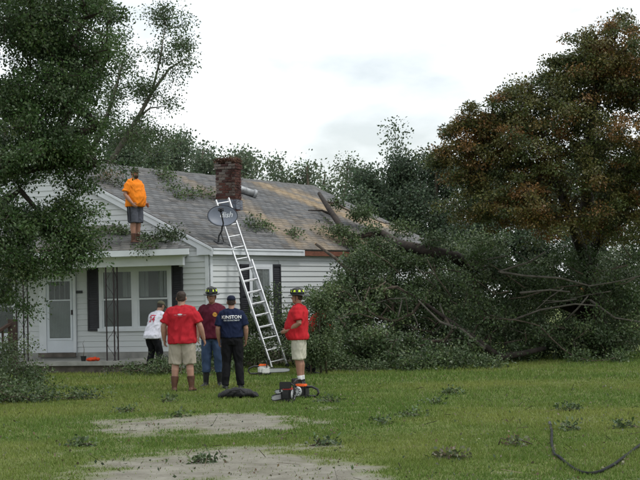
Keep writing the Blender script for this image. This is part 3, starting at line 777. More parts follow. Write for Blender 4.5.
while k < LL - .05:
    lo_ = k < LL * .62
    q = base + ld * k
    if lo_: mesh_obj('rung', MB().tube([q - cr * .2 + ln_ * .045, q + cr * .2 + ln_ * .045], .017, 8), MT['alu'], lad)
    if k > LL * .22: mesh_obj('rung', MB().tube([q - cr * .17 - ln_ * .035, q + cr * .17 - ln_ * .035], .017, 8), MT['alu'], lad)
    k += .305

# ------------------------------------------------------------------ vegetation
def leaves(name, cen, n, spread, size, cols, jit, mat_, parent, seed, up=.5, droop=.25, wid=.30):
    """cen: (K,3) clump centres, cols: (K,3) the clump's own leaf colour"""
    r = np.random.default_rng(seed); K = len(cen); idx = np.repeat(np.arange(K), n); N = len(idx)
    off = r.normal(0, 1, (N, 3)); off /= np.maximum(1, np.linalg.norm(off, axis=1) / 2.1)[:, None]
    sp = np.asarray(spread) if np.ndim(spread) else np.array([spread] * 3)
    ks = (.65 + .7 * r.random(K))[idx][:, None]
    pos = cen[idx] + off * sp * ks
    d = r.normal(0, .8, (N, 3)) + off * .55; d[:, 2] -= droop; d /= np.linalg.norm(d, axis=1)[:, None]
    nn = r.normal(0, .75, (N, 3)); nn[:, 2] += up; s = np.cross(d, nn); s /= np.linalg.norm(s, axis=1)[:, None] + 1e-9
    nn = np.cross(s, d); L = size * (.6 + .8 * r.random(N))[:, None]
    V = np.empty((N, 4, 3)); V[:, 0] = pos; V[:, 1] = pos + d * L * .5 + s * L * wid + nn * L * .06; V[:, 2] = pos + d * L; V[:, 3] = pos + d * L * .5 - s * L * wid + nn * L * .06
    c = cols[idx] * (1 + jit * (r.random((N, 1)) * 2 - 1)) * (1 + .12 * (r.random((N, 3)) * 2 - 1))
    me = np_mesh(name, V.reshape(-1, 3), np.arange(4 * N).reshape(-1, 4), 4); set_col(me, np.clip(c, .004, 1))
    return mesh_obj(name, me, mat_, parent, kind='stuff')
def lobe_pts(lobes, seed, per=6, sig=.30, keep=1.0, flat=1.0):
    r = np.random.default_rng(seed); out_ = []
    for (c, rad, n) in lobes:
        n = max(2, int(n * keep))             # boughs first, then the leaf clumps of each bough
        m_ = max(1, int(round(n / per))); c = np.asarray(c); rad = np.asarray(rad)
        q = r.normal(0, 1, (m_, 3)); q /= np.linalg.norm(q, axis=1)[:, None]; q *= (r.random((m_, 1)) ** .4)
        b = c + q * rad
        sg = np.minimum(sig, rad * .5)
        k = r.normal(0, 1, (m_, max(1, int(round(n / m_))), 3)); k /= np.maximum(1, np.linalg.norm(k, axis=2) / 2)[:, :, None]
        ax = q / (np.linalg.norm(q, axis=1)[:, None] + 1e-6); ax[:, 2] *= .5            # each bough reaches outwards
        k = k * np.array([1, 1, flat]) * sg + ax[:, None, :] * (r.normal(0, .9, k.shape[:2] + (1,)) * np.min(sg))
        out_.append((b[:, None, :] + k).reshape(-1, 3))
    return np.concatenate(out_)
def branches(name, trunk, pts, tip, mat_, parent, seed, sag=.10, skip=0.0, power=.47, sides=5, name_trunk='trunk', cap_r=.2):
    """trunk: list of (points, radii); every clump is tied back to the nearest wood by a bent, tapering branch"""
    r = np.random.default_rng(seed); mb = MB(); nodes = []; par = []; cnt = []
    for tp_, tr_ in trunk:
        tp_ = [np.asarray(q, float) for q in tp_]
        first = True
        for k in range(len(tp_) - 1):
            m_ = max(1, int(np.linalg.norm(tp_[k + 1] - tp_[k]) / .5))
            for j in range(m_):
                nodes.append(tp_[k] + (tp_[k + 1] - tp_[k]) * j / m_)
        nodes.append(tp_[-1])
        mb.tube(tp_, tr_, 10, lump=.12)
    T0 = len(nodes); nodes = [np.asarray(q) for q in nodes]; par = [-1] * T0
    order = np.argsort([np.min(np.linalg.norm(np.array(nodes) - p, axis=1)) for p in pts])
    paths = []; A = np.array(nodes)
    for i in order:
        p = pts[i]; dd = np.linalg.norm(A - p, axis=1); j = int(np.argmin(dd)); q = A[j]; L = dd[j]
        m_ = max(2, min(6, int(L / .35) + 1)); pth = [j]; prv = j; lat = r.normal(0, .09, 3) * L
        for k in range(1, m_ + 1):
            f = k / m_; x = q + (p - q) * f + lat * math.sin(f * math.pi) - Z * sag * L * math.sin(f * math.pi) * .5
            nodes.append(x); par.append(prv); prv = len(nodes) - 1; pth.append(prv)
        A = np.concatenate([A, np.array(nodes[-m_:])]); paths.append(pth)
    cnt = np.ones(len(nodes))
    for i in range(len(nodes) - 1, T0 - 1, -1):
        if par[i] >= 0: cnt[par[i]] += cnt[i] if False else 0
    load = np.zeros(len(nodes))
    for pth in paths: load[pth[-1]] += 1
    for i in range(len(nodes) - 1, T0 - 1, -1): load[par[i]] += load[i]
    for pth in paths:
        if r.random() < skip: continue
        rad = [tip * max(1, load[i]) ** power for i in pth]; rad[0] = min(rad[1] * 1.15, cap_r); rad = [min(q, cap_r) for q in rad]
        mb.tube([nodes[i] for i in pth], rad, sides, cap=False)
    me = mb.mesh(name_trunk); smooth(me); return mesh_obj(name_trunk, me, mat_, parent)
def LB(px, py, Y, rx, ry, rz, n):
    k = Y / F_PX; return (P(px, py, Y), (rx * k, rz, ry * k), n)
def pick(r, K, pal, wts):
    return np.array(pal)[r.choice(len(pal), K, p=np.array(wts) / sum(wts))]

# big tree at the left edge, in front of the house
r = np.random.default_rng(2)
base = A3(-9.6, 30.6, 0)
lt = thing('shade_tree', 'large dark green tree overhanging the porch at the left edge', 'tree', base)
lob = [LB(22, 25, 30, 50, 44, 1.6, 130), LB(68, 42, 30, 34, 38, 1.3, 90), LB(28, 100, 29.6, 48, 42, 1.5, 120), LB(74, 98, 30, 22, 34, 1.0, 46), LB(16, 160, 29.5, 40, 30, 1.3, 80), LB(58, 150, 29.8, 30, 20, 1.0, 46),
       LB(70, 150, 30, 8, 5, .5, 9), LB(12, 222, 29.5, 28, 24, 1.1, 44), LB(40, 246, 29.7, 24, 12, .7, 22), LB(80, 216, 30, 20, 5, .4, 9), LB(26, 276, 29.6, 18, 9, .5, 12), LB(84, 246, 30, 14, 5, .3, 6), LB(2, 290, 29.5, 10, 24, .5, 14),
       LB(96, 10, 30.2, 22, 16, .8, 20), LB(66, 200, 30, 18, 8, .4, 8), LB(60, 268, 29.8, 9, 4, .3, 4), LB(30, 312, 29.6, 6, 5, .2, 3), LB(96, 120, 30, 6, 14, .4, 6), LB(-60, 120, 30, 60, 110, 2.0, 110), LB(108, 60, 30.2, 5, 8, .3, 4),
       LB(45, 225, 29.8, 26, 14, .6, 22), LB(78, 236, 30, 22, 8, .4, 13), LB(20, 262, 29.6, 20, 8, .5, 14), LB(62, 256, 29.8, 24, 6, .4, 12), LB(85, 190, 30, 12, 8, .3, 6), LB(20, -60, 29, 110, 60, 2.6, 130), LB(-90, 60, 27.5, 70, 110, 2.4, 110), LB(-80, 200, 28, 50, 60, 2.0, 60)]  # last three lobes: unseen part of the crown, added to shade the porch front
pts = lobe_pts(lob, 21, 7, .28, 1.0, .6)
trunk = [([base - Z * .3, base + A3(.1, 0, 2.0), base + A3(.5, -.1, 4.2), base + A3(1.0, -.2, 6.4), base + A3(1.4, 0, 8.2)], [.36, .29, .24, .17, .09]),
         ([base + A3(.3, 0, 3.0), P(-10, 215, 30), P(20, 190, 29.8), P(55, 230, 29.8)], [.16, .10, .06, .03]), ([base + A3(.4, 0, 3.6), P(-15, 175, 30), P(40, 168, 29.9), P(95, 162, 30)], [.16, .11, .07, .03])]
branches('trunk', trunk, pts, .007, MT['bark_dark'], lt, 3)
K = len(pts); cc = pick(r, K, [(.040, .085, .020), (.055, .105, .026), (.030, .066, .018), (.075, .110, .030), (.048, .085, .030)], [4, 4, 3, 1.2, 2])
leaves('crown', pts, 140, (.15, .15, .10), .056, cc, .3, MT['leaf'], lt, 4)

# slender leaning tree behind the left part of the house
r = np.random.default_rng(12)
Ys = 53; base = P(92, 300, Ys); base[2] = 0
st = thing('slender_tree', 'tall thin tree with sparse leaf tufts leaning right against the sky behind the house', 'tree', base)
lob = [LB(166, 20, Ys, 9, 12, .8, 18), LB(180, 48, Ys, 8, 8, .7, 11), LB(158, 58, Ys, 8, 5, .6, 7), LB(150, 90, Ys, 11, 12, .9, 20), LB(124, 62, Ys, 10, 12, .8, 12), LB(112, 92, Ys, 9, 16, .8, 14), LB(136, 132, Ys, 20, 14, 1.2, 36), LB(107, 130, Ys, 16, 20, 1.2, 26), LB(186, 26, Ys, 4, 8, .4, 4), LB(187, 60, Ys, 5, 6, .3, 5), LB(168, 104, Ys, 6, 5, .3, 5), LB(174, 76, Ys, 6, 6, .3, 5), LB(126, 36, Ys, 5, 7, .3, 5)]
pts = lobe_pts(lob, 31, 4, .35)
trunk = [([base - Z * .2, P(95, 220, Ys), P(92, 152, Ys), P(106, 120, Ys), P(116, 88, Ys), P(124, 58, Ys)], [.2, .15, .11, .08, .05, .02]),
         ([P(93, 190, Ys), P(118, 150, Ys), P(138, 118, Ys), P(152, 92, Ys), P(170, 68, Ys), P(190, 56, Ys)], [.11, .09, .075, .055, .035, .008]),
         ([P(138, 118, Ys), P(150, 108, Ys), P(168, 106, Ys)], [.05, .03, .008]), ([P(152, 92, Ys), P(160, 60, Ys), P(166, 20, Ys)], [.045, .03, .008])]
branches('trunk', trunk, pts, .007, MT['bark_pale'], st, 5)
cc = pick(r, len(pts), [(.045, .080, .028), (.06, .10, .035), (.075, .105, .045)], [3, 3, 2])
leaves('crown', pts, 95, (.22, .22, .17), .075, cc, .3, MT['leaf_far'], st, 6)

# trees behind the house, one by one
def back_tree(name, label, px, top, hw, bot, Y, pal, seed, dens=1.0, tuft=None, leaf=.115, n=70, grp='trees behind the house'):
    r = np.random.default_rng(seed); b = P(px, 300, Y); b[2] = 0; t_ = thing(name, label, 'tree', b, group=grp)
    lob = []; k = int(9 * dens) + 3; h = bot - top
    for i in range(k):
        f = (i + .5) / k; wdt = hw * (math.sin(math.pi * min(1, .22 + f * .75)) ** .7)
        lob.append(LB(px + r.uniform(-.55, .55) * wdt, top + h * f * .92 + 6, Y + r.uniform(-1, 1), wdt * r.uniform(.25, .5), h / k * r.uniform(.5, .9) + 1, hw * Y / F_PX * .6, max(4, int(dens * 16))))
    if tuft:
        for q in tuft: lob.append(LB(q[0], q[1], Y, q[2], q[3], .5, q[4]))
    pts = lobe_pts(lob, seed, 4, .5, .8); topp = P(px, top + 6, Y)
    tr = [([b - Z * .2, b + (topp - b) * .35 + A3(r.uniform(-.2, .2), 0, 0), b + (topp - b) * .7 + A3(r.uniform(-.3, .3), 0, 0), topp], [.26, .2, .12, .03])]
    branches('trunk', tr, pts, .008, MT['bark'], t_, seed + 1, sides=4)
    cc = pick(r, len(pts), pal, [1] * len(pal)); sc_ = Y / 70
    leaves('crown', pts, n, (.33 * sc_, .33 * sc_, .26 * sc_), leaf * sc_, cc, .3, MT['leaf_far'], t_, seed + 2, wid=.36)
g1 = [(.12, .155, .095), (.14, .18, .11), (.10, .135, .085)]; g2 = [(.095, .13, .078), (.11, .15, .09), (.08, .11, .07)]  # pale greens carry the distance haze in the leaf colour
g3 = [(.056, .086, .048), (.070, .105, .058), (.045, .070, .042)]
back_tree('background_tree', 'dark bushy tree behind the roof just left of the orange shirted man', 118, 128, 22, 250, 62, g3, 101, 1.3)
back_tree('background_tree', 'dim green tree behind the roof just above the cap of the orange shirted man', 148, 134, 16, 250, 68, g2, 103)
back_tree('background_tree', 'rounded green tree over the ridge midway between orange shirted man and chimney', 177, 136, 19, 250, 72, g2, 107, 1.3)
back_tree('background_tree', 'low green tree touching the left side of the chimney', 203, 145, 14, 250, 76, g2, 109)
back_tree('background_tree', 'leafy tree rising directly right of the chimney top', 246, 149, 16, 250, 74, g1, 113, 1.1)
back_tree('background_tree', 'open pale tree standing over the middle of the ridge', 282, 162, 17, 250, 80, g1, 127, .8)
back_tree('background_tree', 'sparse airy tree with feathery crown above the damaged ridge end', 307, 160, 10, 250, 78, g1, 131, .6)
back_tree('background_tree', 'small thin tree at the right tip of the ridge line', 325, 167, 8, 250, 82, g1, 137, .5)
back_tree('background_tree', 'narrow pale tree standing alone against the sky right of the house', 348, 156, 7, 250, 84, [(.085, .115, .065), (.07, .10, .055)], 139, .55)
back_tree('background_tree', 'dark rounded tree rising behind the right slope of the roof', 372, 170, 24, 290, 70, g3, 149, 1.5)
back_tree('background_tree', 'tall dark tree with wispy top left of the autumn tree', 402, 158, 26, 290, 68, g3, 151, 1.7, [(397, 134, 5, 5, 4), (404, 146, 7, 5, 5)])
back_tree('background_tree', 'broad dark tree half hidden behind the autumn tree', 437, 152, 30, 290, 66, g3, 157, 1.7)
back_tree('background_tree', 'low dark tree filling the gap behind the fallen trunk', 350, 195, 22, 300, 64, g3, 163, 1.2)
back_tree('background_tree', 'dense dark tree deep behind the fallen tree crown', 478, 165, 34, 300, 62, g3, 167, 1.6)
back_tree('background_tree', 'shaded tree at the far right behind the autumn tree', 600, 150, 50, 300, 60, g3, 173, 1.6)
back_tree('background_tree', 'shaded tree in the gap right of centre behind the autumn tree', 540, 170, 40, 300, 61, g3, 179, 1.6)
back_tree('background_tree', 'faint tree behind the far left gable under the big tree', 60, 118, 34, 260, 64, g3, 181, 1.2)
back_tree('background_tree', 'faint tree at the left edge behind the big tree', 5, 100, 36, 260, 66, g3, 191, 1.2)

# autumn tree at the right
r = np.random.default_rng(8)
Ym = 38.5; base = P(612, 340, Ym); base[2] = 0
mt = thing('autumn_tree', 'big dark tree turning orange and brown at the right edge', 'tree', base)
lob = [LB(622, 70, Ym, 42, 32, 1.6, 80), LB(640, 105, Ym, 60, 55, 2.2, 130), LB(580, 105, Ym, 38, 34, 1.6, 80), LB(592, 62, Ym, 20, 20, .8, 24), LB(545, 120, Ym, 34, 30, 1.5, 64), LB(515, 108, Ym, 20, 16, .8, 24),
       LB(510, 145, Ym, 36, 28, 1.4, 62), LB(482, 135, Ym, 26, 16, .9, 28), LB(456, 150, Ym, 22, 14, .8, 22), LB(470, 175, Ym, 34, 20, 1.1, 44), LB(530, 178, Ym, 50, 28, 1.6, 84), LB(595, 165, Ym, 52, 36, 2.0, 96), LB(640, 190, Ym, 46, 34, 1.8, 70),
       LB(480, 206, Ym - .3, 34, 13, .9, 26), LB(540, 216, Ym - .5, 52, 15, 1.2, 52), LB(610, 222, Ym - .5, 46, 18, 1.4, 48), LB(560, 80, Ym, 14, 16, .7, 14), LB(534, 96, Ym, 10, 12, .5, 8), LB(462, 128, Ym, 10, 8, .4, 6), LB(625, 40, Ym, 26, 18, 1.0, 26), LB(690, 120, Ym, 50, 90, 2.2, 110), LB(577, 60, Ym, 7, 6, .4, 4), LB(590, 44, Ym, 7, 9, .4, 5)]
lob += [LB(x, y, Ym, 4, 6, .3, 4) for x, y in ((440, 146), (447, 134), (462, 124), (478, 116), (497, 100), (512, 93), (524, 88), (538, 80), (551, 66), (560, 62), (570, 72), (587, 36), (601, 40), (612, 30), (626, 24), (436, 162), (468, 112))]
pts = lobe_pts(lob, 41, 6, .27, 1.35, .8)
base[1] += 3.2; base[0] += .25; mt.location = base; ROOT[mt.name] = Matrix.Translation(mt.location)
trunk = [([base - Z * .3, base + A3(-.1, 0, 1.6), base + A3(-.3, 0, 3.0), P(590, 140, Ym), P(600, 70, Ym)], [.30, .24, .20, .12, .05]), ([base + A3(-.2, 0, 2.2), P(560, 190, Ym), P(515, 150, Ym), P(480, 140, Ym)], [.16, .12, .08, .03]), ([base + A3(-.2, 0, 2.6), P(640, 170, Ym), P(665, 110, Ym)], [.15, .11, .05])]
branches('trunk', trunk, pts, .006, MT['bark_dark'], mt, 9)
K = len(pts); gpal = np.array([(.055, .078, .022), (.072, .092, .026), (.045, .062, .022)]); opal = np.array([(.165, .092, .028), (.14, .105, .030), (.115, .10, .030), (.18, .095, .03)])
on = fbm(pts * .55 + 7, 3, 77); pr = np.clip((on - .42) * 4.0 + .25 * np.clip((pts[:, 2] - 4.5) / 3, 0, 1), .08, .85)
isO = r.random(K) < pr; cc = gpal[r.integers(0, 3, K)].copy(); cc[isO] = opal[r.integers(0, 4, isO.sum())]
half = (r.random(K) < .5) & ~isO; cc[half] = cc[half] * .4 + np.array([.125, .112, .032]) * .6
leaves('crown', pts, 124, (.125, .125, .065), .061, cc, .35, MT['leaf_autumn'], mt, 10, up=.9)

# the fallen tree: broken stump at right, trunk across the eave, limbs up on the shingles
sb = P(590, 340, 42.5); sb[2] = 0
stp = thing('broken_stump', 'dark splintered stump with fresh orange wood among the fallen branches', 'stump', sb)
tops = P(583, 292, 42.5)
mb = MB().tube([sb - Z * .2, sb + A3(0, 0, .8), (sb + tops) / 2 + A3(.03, 0, .2), tops], [.42, .36, .32, .30], 14, lump=.16); mesh_obj('trunk', mb, MT['bark_dark'], stp)
mb = MB(); rr = random.Random(4)
for k in range(26):
    an = rr.uniform(0, 6.28); q = tops + A3(math.cos(an) * .24, math.sin(an) * .24, -.15); mb.tube([q, q + A3(rr.uniform(-.05, .05), rr.uniform(-.05, .05), rr.uniform(.1, .24)), q + A3(rr.uniform(-.08, .08), rr.uniform(-.1, .1), rr.uniform(.25, .5))], [.05, .035, .006], 4)
mesh_obj('splinter', mb, MT['fresh_wood'], stp)

r = np.random.default_rng(14)
fb = P(575, 306, 42.3)
ft_ = thing('fallen_tree', 'huge uprooted leafy tree lying across the lawn and onto the roof corner', 'tree', G(470, 366))
lob = [LB(346, 312, 38.8, 26, 26, 1.0, 74), LB(350, 348, 37.6, 36, 18, 1.0, 82), LB(392, 300, 39.5, 36, 26, 1.4, 92), LB(400, 348, 38, 44, 18, 1.3, 96), LB(446, 288, 41, 40, 22, 1.6, 92), LB(455, 335, 39.5, 46, 26, 1.6, 110), LB(500, 300, 42.5, 44, 30, 1.6, 96),
       LB(510, 338, 41, 36, 20, 1.4, 66), LB(370, 268, 40.0, 18, 10, .6, 26), LB(480, 256, 43, 46, 16, 1.4, 66), LB(560, 275, 41.5, 52, 34, 1.2, 110), LB(555, 335, 40.2, 50, 20, 1.0, 96), LB(615, 338, 39.8, 46, 20, 1.0, 96), LB(625, 280, 40.5, 46, 38, 1.0, 110),
       LB(334, 290, 39.2, 10, 10, .4, 14), LB(326, 362, 37.2, 18, 5, .6, 22), LB(440, 360, 38.2, 56, 5, .8, 40), LB(680, 320, 43, 46, 34, 1.4, 60), LB(445, 244, 44.5, 40, 6, .9, 26), LB(415, 262, 40.6, 26, 7, .6, 26),
       LB(352, 282, 40.2, 14, 10, .5, 30), LB(362, 262, 40.8, 14, 7, .5, 26), LB(388, 256, 41.2, 18, 7, .5, 30), LB(400, 310, 41.5, 60, 30, .8, 110), LB(470, 310, 43.5, 70, 34, .8, 120), LB(590, 300, 44.5, 70, 44, .9, 160), LB(632, 262, 42.5, 26, 22, .8, 50), LB(345, 330, 40.3, 24, 24, .5, 44),
       LB(500, 272, 40.4, 36, 10, .5, 40), LB(538, 288, 40.6, 26, 12, .5, 34), LB(480, 262, 39.9, 10, 7, .3, 10), LB(382, 246, 40.6, 14, 5, .3, 14), LB(365, 254, 40.6, 12, 5, .3, 12), LB(610, 315, 44.0, 50, 24, .8, 90), LB(432, 238, 40.2, 18, 4, .3, 10)]
rg_ = random.Random(9)
for x_ in list(range(318, 500, 15)) + [520, 575, 618]:
    y_ = 370 - (x_ - 318) * .028 + rg_.uniform(-4, 4); g_ = G(x_, y_); k_ = g_[1] / F_PX; lob.append((g_ + Z * .12, (rg_.uniform(6, 12) * k_, .3, rg_.uniform(3, 9) * k_), rg_.randint(3, 10)))
def RL(px, py, rx, ry, h, n):           # a tuft resting on the shingles
    c = roof(*roof_px(px, py), h); k = c[1] / F_PX; return (c, (rx * k, .25, ry * k), n)
lob += [RL(354, 226, 8, 6, .4, 14), RL(372, 243, 10, 4, .35, 9), RL(333, 212, 4, 4, .3, 4), RL(326, 234, 14, 2, .12, 9), RL(395, 240, 12, 5, .4, 12), RL(344, 248, 8, 6, .3, 8)]
pts = lobe_pts(lob, 51, 6, .30, .80, .9); pts[:, 2] = np.maximum(pts[:, 2], .12)
# keep leaves out of the walls and off the inside of the roof
q = pts - W0; ins = (q @ NS < .15) & (q @ ED > -.2) & (pts[:, 2] < 3.0); pts[ins] += NS * (.2 - (q[ins] @ NS))[:, None]
hgt = (pts - E0) @ RN; over = (hgt < .15) & ((pts - E0) @ NS < .1) & (pts[:, 2] > 2.9); pts[over] += RN * (.2 - hgt[over])[:, None]
def RP(px, py, h): return roof(*roof_px(px, py), h)
trunkpts = [fb, P(520, 284, 43.2), P(480, 270, 42.0), P(455, 257, 40.6), P(430, 251, 40.4), P(400, 245, 41.2), RP(378, 244, .35), RP(355, 243, .22)]
limb1 = [RP(350, 246, .2), RP(340, 236, .22), RP(326, 218, .3), RP(314, 203, .4)]
limb2 = [P(372, 292, 39.6), P(352, 274, 40.2), P(335, 258, 40.8), P(316, 244, 41.4)]
limb3 = [RP(342, 240, .2), RP(330, 220, .2), RP(320, 213, .15), RP(307, 211, .08)]
low1 = [G(500, 361) + Z * .15, P(492, 352, 38.6), P(470, 335, 38.5), P(445, 318, 38.4), P(425, 303, 38.3), P(398, 287, 38.2)]
low2 = [P(484, 349, 38.5), P(462, 330, 38.2), P(440, 322, 38.0), P(418, 300, 37.9)]
low3 = [P(545, 348, 39.5), P(520, 354, 39), P(497, 358, 38.6)]
mb = MB(); mb.tube(trunkpts, [.22, .20, .17, .15, .14, .13, .10, .06], 12, lump=.12)
trunk_o = mesh_obj('trunk', smooth(mb.mesh('trunk')), MT['bark_dark'], ft_)
for pth, rd, m_ in ((limb1, [.10, .09, .08, .055], 'bark_dark'), (limb2, [.05, .045, .04, .035], 'bark'), (limb3, [.05, .04, .03, .012], 'bark_dark'), (low1, [.10, .085, .065, .05, .035, .018], 'bark_dark'), (low2, [.055, .042, .03, .014], 'bark_pale'), (low3, [.05, .075, .09], 'bark_dark')):
    mesh_obj('limb', smooth(MB().tube(pth, rd, 9, lump=.12).mesh('limb')), MT[m_], ft_)
mesh_obj('cut_end', MB().tube([limb2[-1], limb2[-1] + unit(limb2[-1] - limb2[-2]) * .01], .034, 9), MT['fresh_wood'], ft_)
pale_b = [[(500, 272), (525, 276), (560, 278), (590, 286), (615, 282), (640, 276)], [(508, 322), (540, 310), (575, 304), (600, 306)], [(566, 320), (578, 308), (588, 296)], [(498, 272), (530, 262), (545, 252)], [(405, 340), (418, 325), (412, 310)], [(520, 293), (550, 290), (570, 292)], [(440, 342), (462, 338), (470, 345)], [(590, 300), (615, 318), (640, 322)], [(432, 336), (446, 320), (440, 305)], [(388, 335), (398, 318), (402, 300)]]
rb_ = random.Random(77)
for _ in range(46):
    x, y = rb_.choice([(rb_.uniform(335, 480), rb_.uniform(270, 350)), (rb_.uniform(480, 640), rb_.uniform(255, 345))]); an = rb_.gauss(2.6 if x < 470 else 3.0, .7); L = rb_.uniform(14, 44)
    pale_b.append([(x, y), (x + L * .5 * math.cos(an) + rb_.uniform(-3, 3), y - L * .5 * math.sin(an) + rb_.uniform(-3, 3)), (x + L * math.cos(an), y - L * math.sin(an))])
for k, pth in enumerate(pale_b):
    x_ = pth[0][0]; Yk = (37.2 + (x_ - 340) * .012 if x_ < 480 else 39.2) + (k % 5) * .18; m_ = len(pth); th_ = 1.0 if k < 10 else .55
    mesh_obj('bare_branch', smooth(MB().tube([P(x, y, Yk + .15 * math.sin(i * 2.1 + k)) for i, (x, y) in enumerate(pth)], [(.024 * (1 - .7 * i / m_) + .005) * th_ for i in range(m_)], 6, lump=.15).mesh('bare_branch')), MT['bark_pale'] if k < 10 or k % 3 == 0 else MT['bark'], ft_)
branches('branches', [(trunkpts, [.05] * 8), (low1, [.02] * 6), (limb1, [.02] * 4)], pts, .006, MT['bark'], ft_, 15, skip=.25, name_trunk='branches', cap_r=.038)['kind'] = 'stuff'
K = len(pts); cc = pick(r, K, [(.048, .082, .026), (.068, .108, .034), (.034, .058, .022), (.11, .15, .058), (.058, .082, .036)], [4, 3.5, 3, 2, 2])
leaves('crown', pts, 115, (.14, .14, .10), .066, cc, .35, MT['leaf_fallen'], ft_, 16, up=.15, droop=.1)

# shrubs by the side wall and brush on the ground
def bush(name, label, cat, lobes, seed, pal, n=120, leaf=.05, spread=.13, mat_='leaf_fallen', grp=None, stems=3, zmin=.04, tip=.005, up=.3):
    r = np.random.default_rng(seed); pts = lobe_pts(lobes, seed); pts[:, 2] = np.maximum(pts[:, 2], zmin)
    b = pts.mean(0); b[2] = 0; t_ = thing(name, label, cat, b, group=grp)
    tr = []
    for k in range(stems):
        q = pts[r.integers(0, len(pts))]; g_ = A3(b[0] + r.uniform(-.2, .2), b[1] + r.uniform(-.1, .1), 0.0); tr.append(([g_, (g_ + q) / 2 + r.normal(0, .04, 3), q], [(.022, .016, .007), (.009, .007, .004)][name == 'leafy_twig']))
    branches('stem', tr, pts, tip, MT['bark'], t_, seed + 1, sides=4, name_trunk='stem', cap_r=.03 if name != 'leafy_twig' else .008)
    leaves('foliage', pts, n, (spread, spread, spread * .7), leaf, pick(r, len(pts), pal, [1] * len(pal)), .35, MT[mat_], t_, seed + 2, up=up)
    return t_
fp_ = [(.055, .088, .030), (.072, .112, .038), (.044, .070, .027), (.09, .125, .05)]
bush('shrub', 'leafy shrub against the wall behind the ladder', 'shrub', [LB(258, 338, 39.4, 12, 22, .25, 40), LB(264, 312, 39.8, 8, 14, .2, 12), LB(250, 356, 38.8, 14, 8, .3, 16)], 201, fp_)
bush('shrub', 'leafy shrub under the side window right of the ladder', 'shrub', [LB(288, 338, 39.9, 11, 20, .25, 34), LB(302, 350, 38.8, 12, 13, .3, 26)], 207, fp_)
bush('shrub', 'low dense shrub at the house corner behind the man in navy', 'shrub', [LB(226, 354, 38, 20, 11, .3, 38), LB(243, 340, 38.4, 8, 12, .2, 12)], 211, fp_)
bush('brush_pile', 'cut leafy brush heaped in front of the porch by the man in the white jersey', 'brush', [LB(172, 368, 36.6, 34, 3, .4, 26), LB(128, 369, 36.8, 20, 2, .3, 8), LB(206, 368, 36, 20, 4, .4, 18), LB(165, 360, 36.9, 10, 4, .2, 6)], 217, fp_, n=60, spread=.12)
bush('brush_pile', 'fallen leafy branches heaped at the left edge beside the porch steps', 'brush', [LB(14, 376, 31, 28, 12, .6, 44), LB(5, 356, 31.5, 14, 12, .5, 18), LB(38, 378, 31.4, 10, 5, .3, 10)], 223, fp_, n=80, spread=.13)
bush('brush_pile', 'flattened leafy branches strewn along the lawn at the left edge', 'brush', [LB(16, 398, 27.5, 26, 7, .5, 30), LB(62, 399, 27.5, 28, 2, .35, 12), LB(98, 397, 28, 14, 1, .2, 5), LB(-14, 400, 27, 20, 16, .5, 24)], 229, fp_, n=70, spread=.12)
bush('brush_pile', 'strip of broken leafy branches lying in front of the fallen tree crown', 'brush', [LB(345, 371, 36.2, 34, 4, .35, 26), LB(400, 370, 36.4, 40, 4, .35, 26)], 233, fp_, n=70, spread=.12)
def sprig(label, px, py, wpx, hpx, seed, n=7, dry=False):
    Y = G(px, py)[1]; k = Y / F_PX
    pal = fp_ if not dry else [(.16, .10, .06), (.09, .09, .045), (.06, .08, .03), (.25, .22, .18)]
    bush('leafy_twig', label, 'twig', [(G(px, py) + Z * hpx * k * .3, (wpx * k * .38, .12, hpx * k * .2), n)], seed, pal, n=26, leaf=.05, spread=.055, stems=2, grp='leafy twigs scattered on the lawn', zmin=.03)
for k, a in enumerate([('dark leafy twig lying farthest right on the lawn above the hose', 568, 410, 32, 14, 8), ('flattened leafy twig at the tip of the hose', 564, 430, 28, 7, 6), ('upright leafy sprig on the lawn below the fallen crown', 408, 417, 20, 13, 6), ('dark leafy twig just in front of the fallen tree at centre right', 451, 395, 26, 10, 7),
        ('dry brown twig with pale leaves near the bottom centre of the lawn', 442, 458, 46, 8, 8, True), ('leafy twig right of the chainsaws', 328, 402, 28, 7, 6), ('small green tuft twig on the gravel edge at centre', 320, 446, 26, 7, 6), ('leafy twig beside the upper gravel patch in front of the red shirted man', 178, 418, 24, 6, 5),
        ('leafy twig in the grass between the two gravel patches', 172, 402, 26, 6, 5), ('small leafy twig at the left end of the upper gravel patch', 128, 412, 22, 8, 6), ('leafy twig at the lower left of the lawn', 78, 446, 26, 8, 6), ('tiny leafy sprig near the right edge of the lawn', 622, 427, 14, 7, 4), ('tiny leafy sprig between chainsaws and upright sprig', 380, 425, 12, 7, 4), ('thin leafy twig in the grass left of the farthest right twig', 434, 404, 20, 5, 4), ('green tuft on the lower gravel patch', 212, 462, 34, 5, 7), ('brown leaf twig on the open lawn at right of centre', 512, 445, 14, 5, 4, True)]):
    sprig(a[0], a[1], a[2], a[3], a[4], 301 + 7 * k, a[5], len(a) > 6)
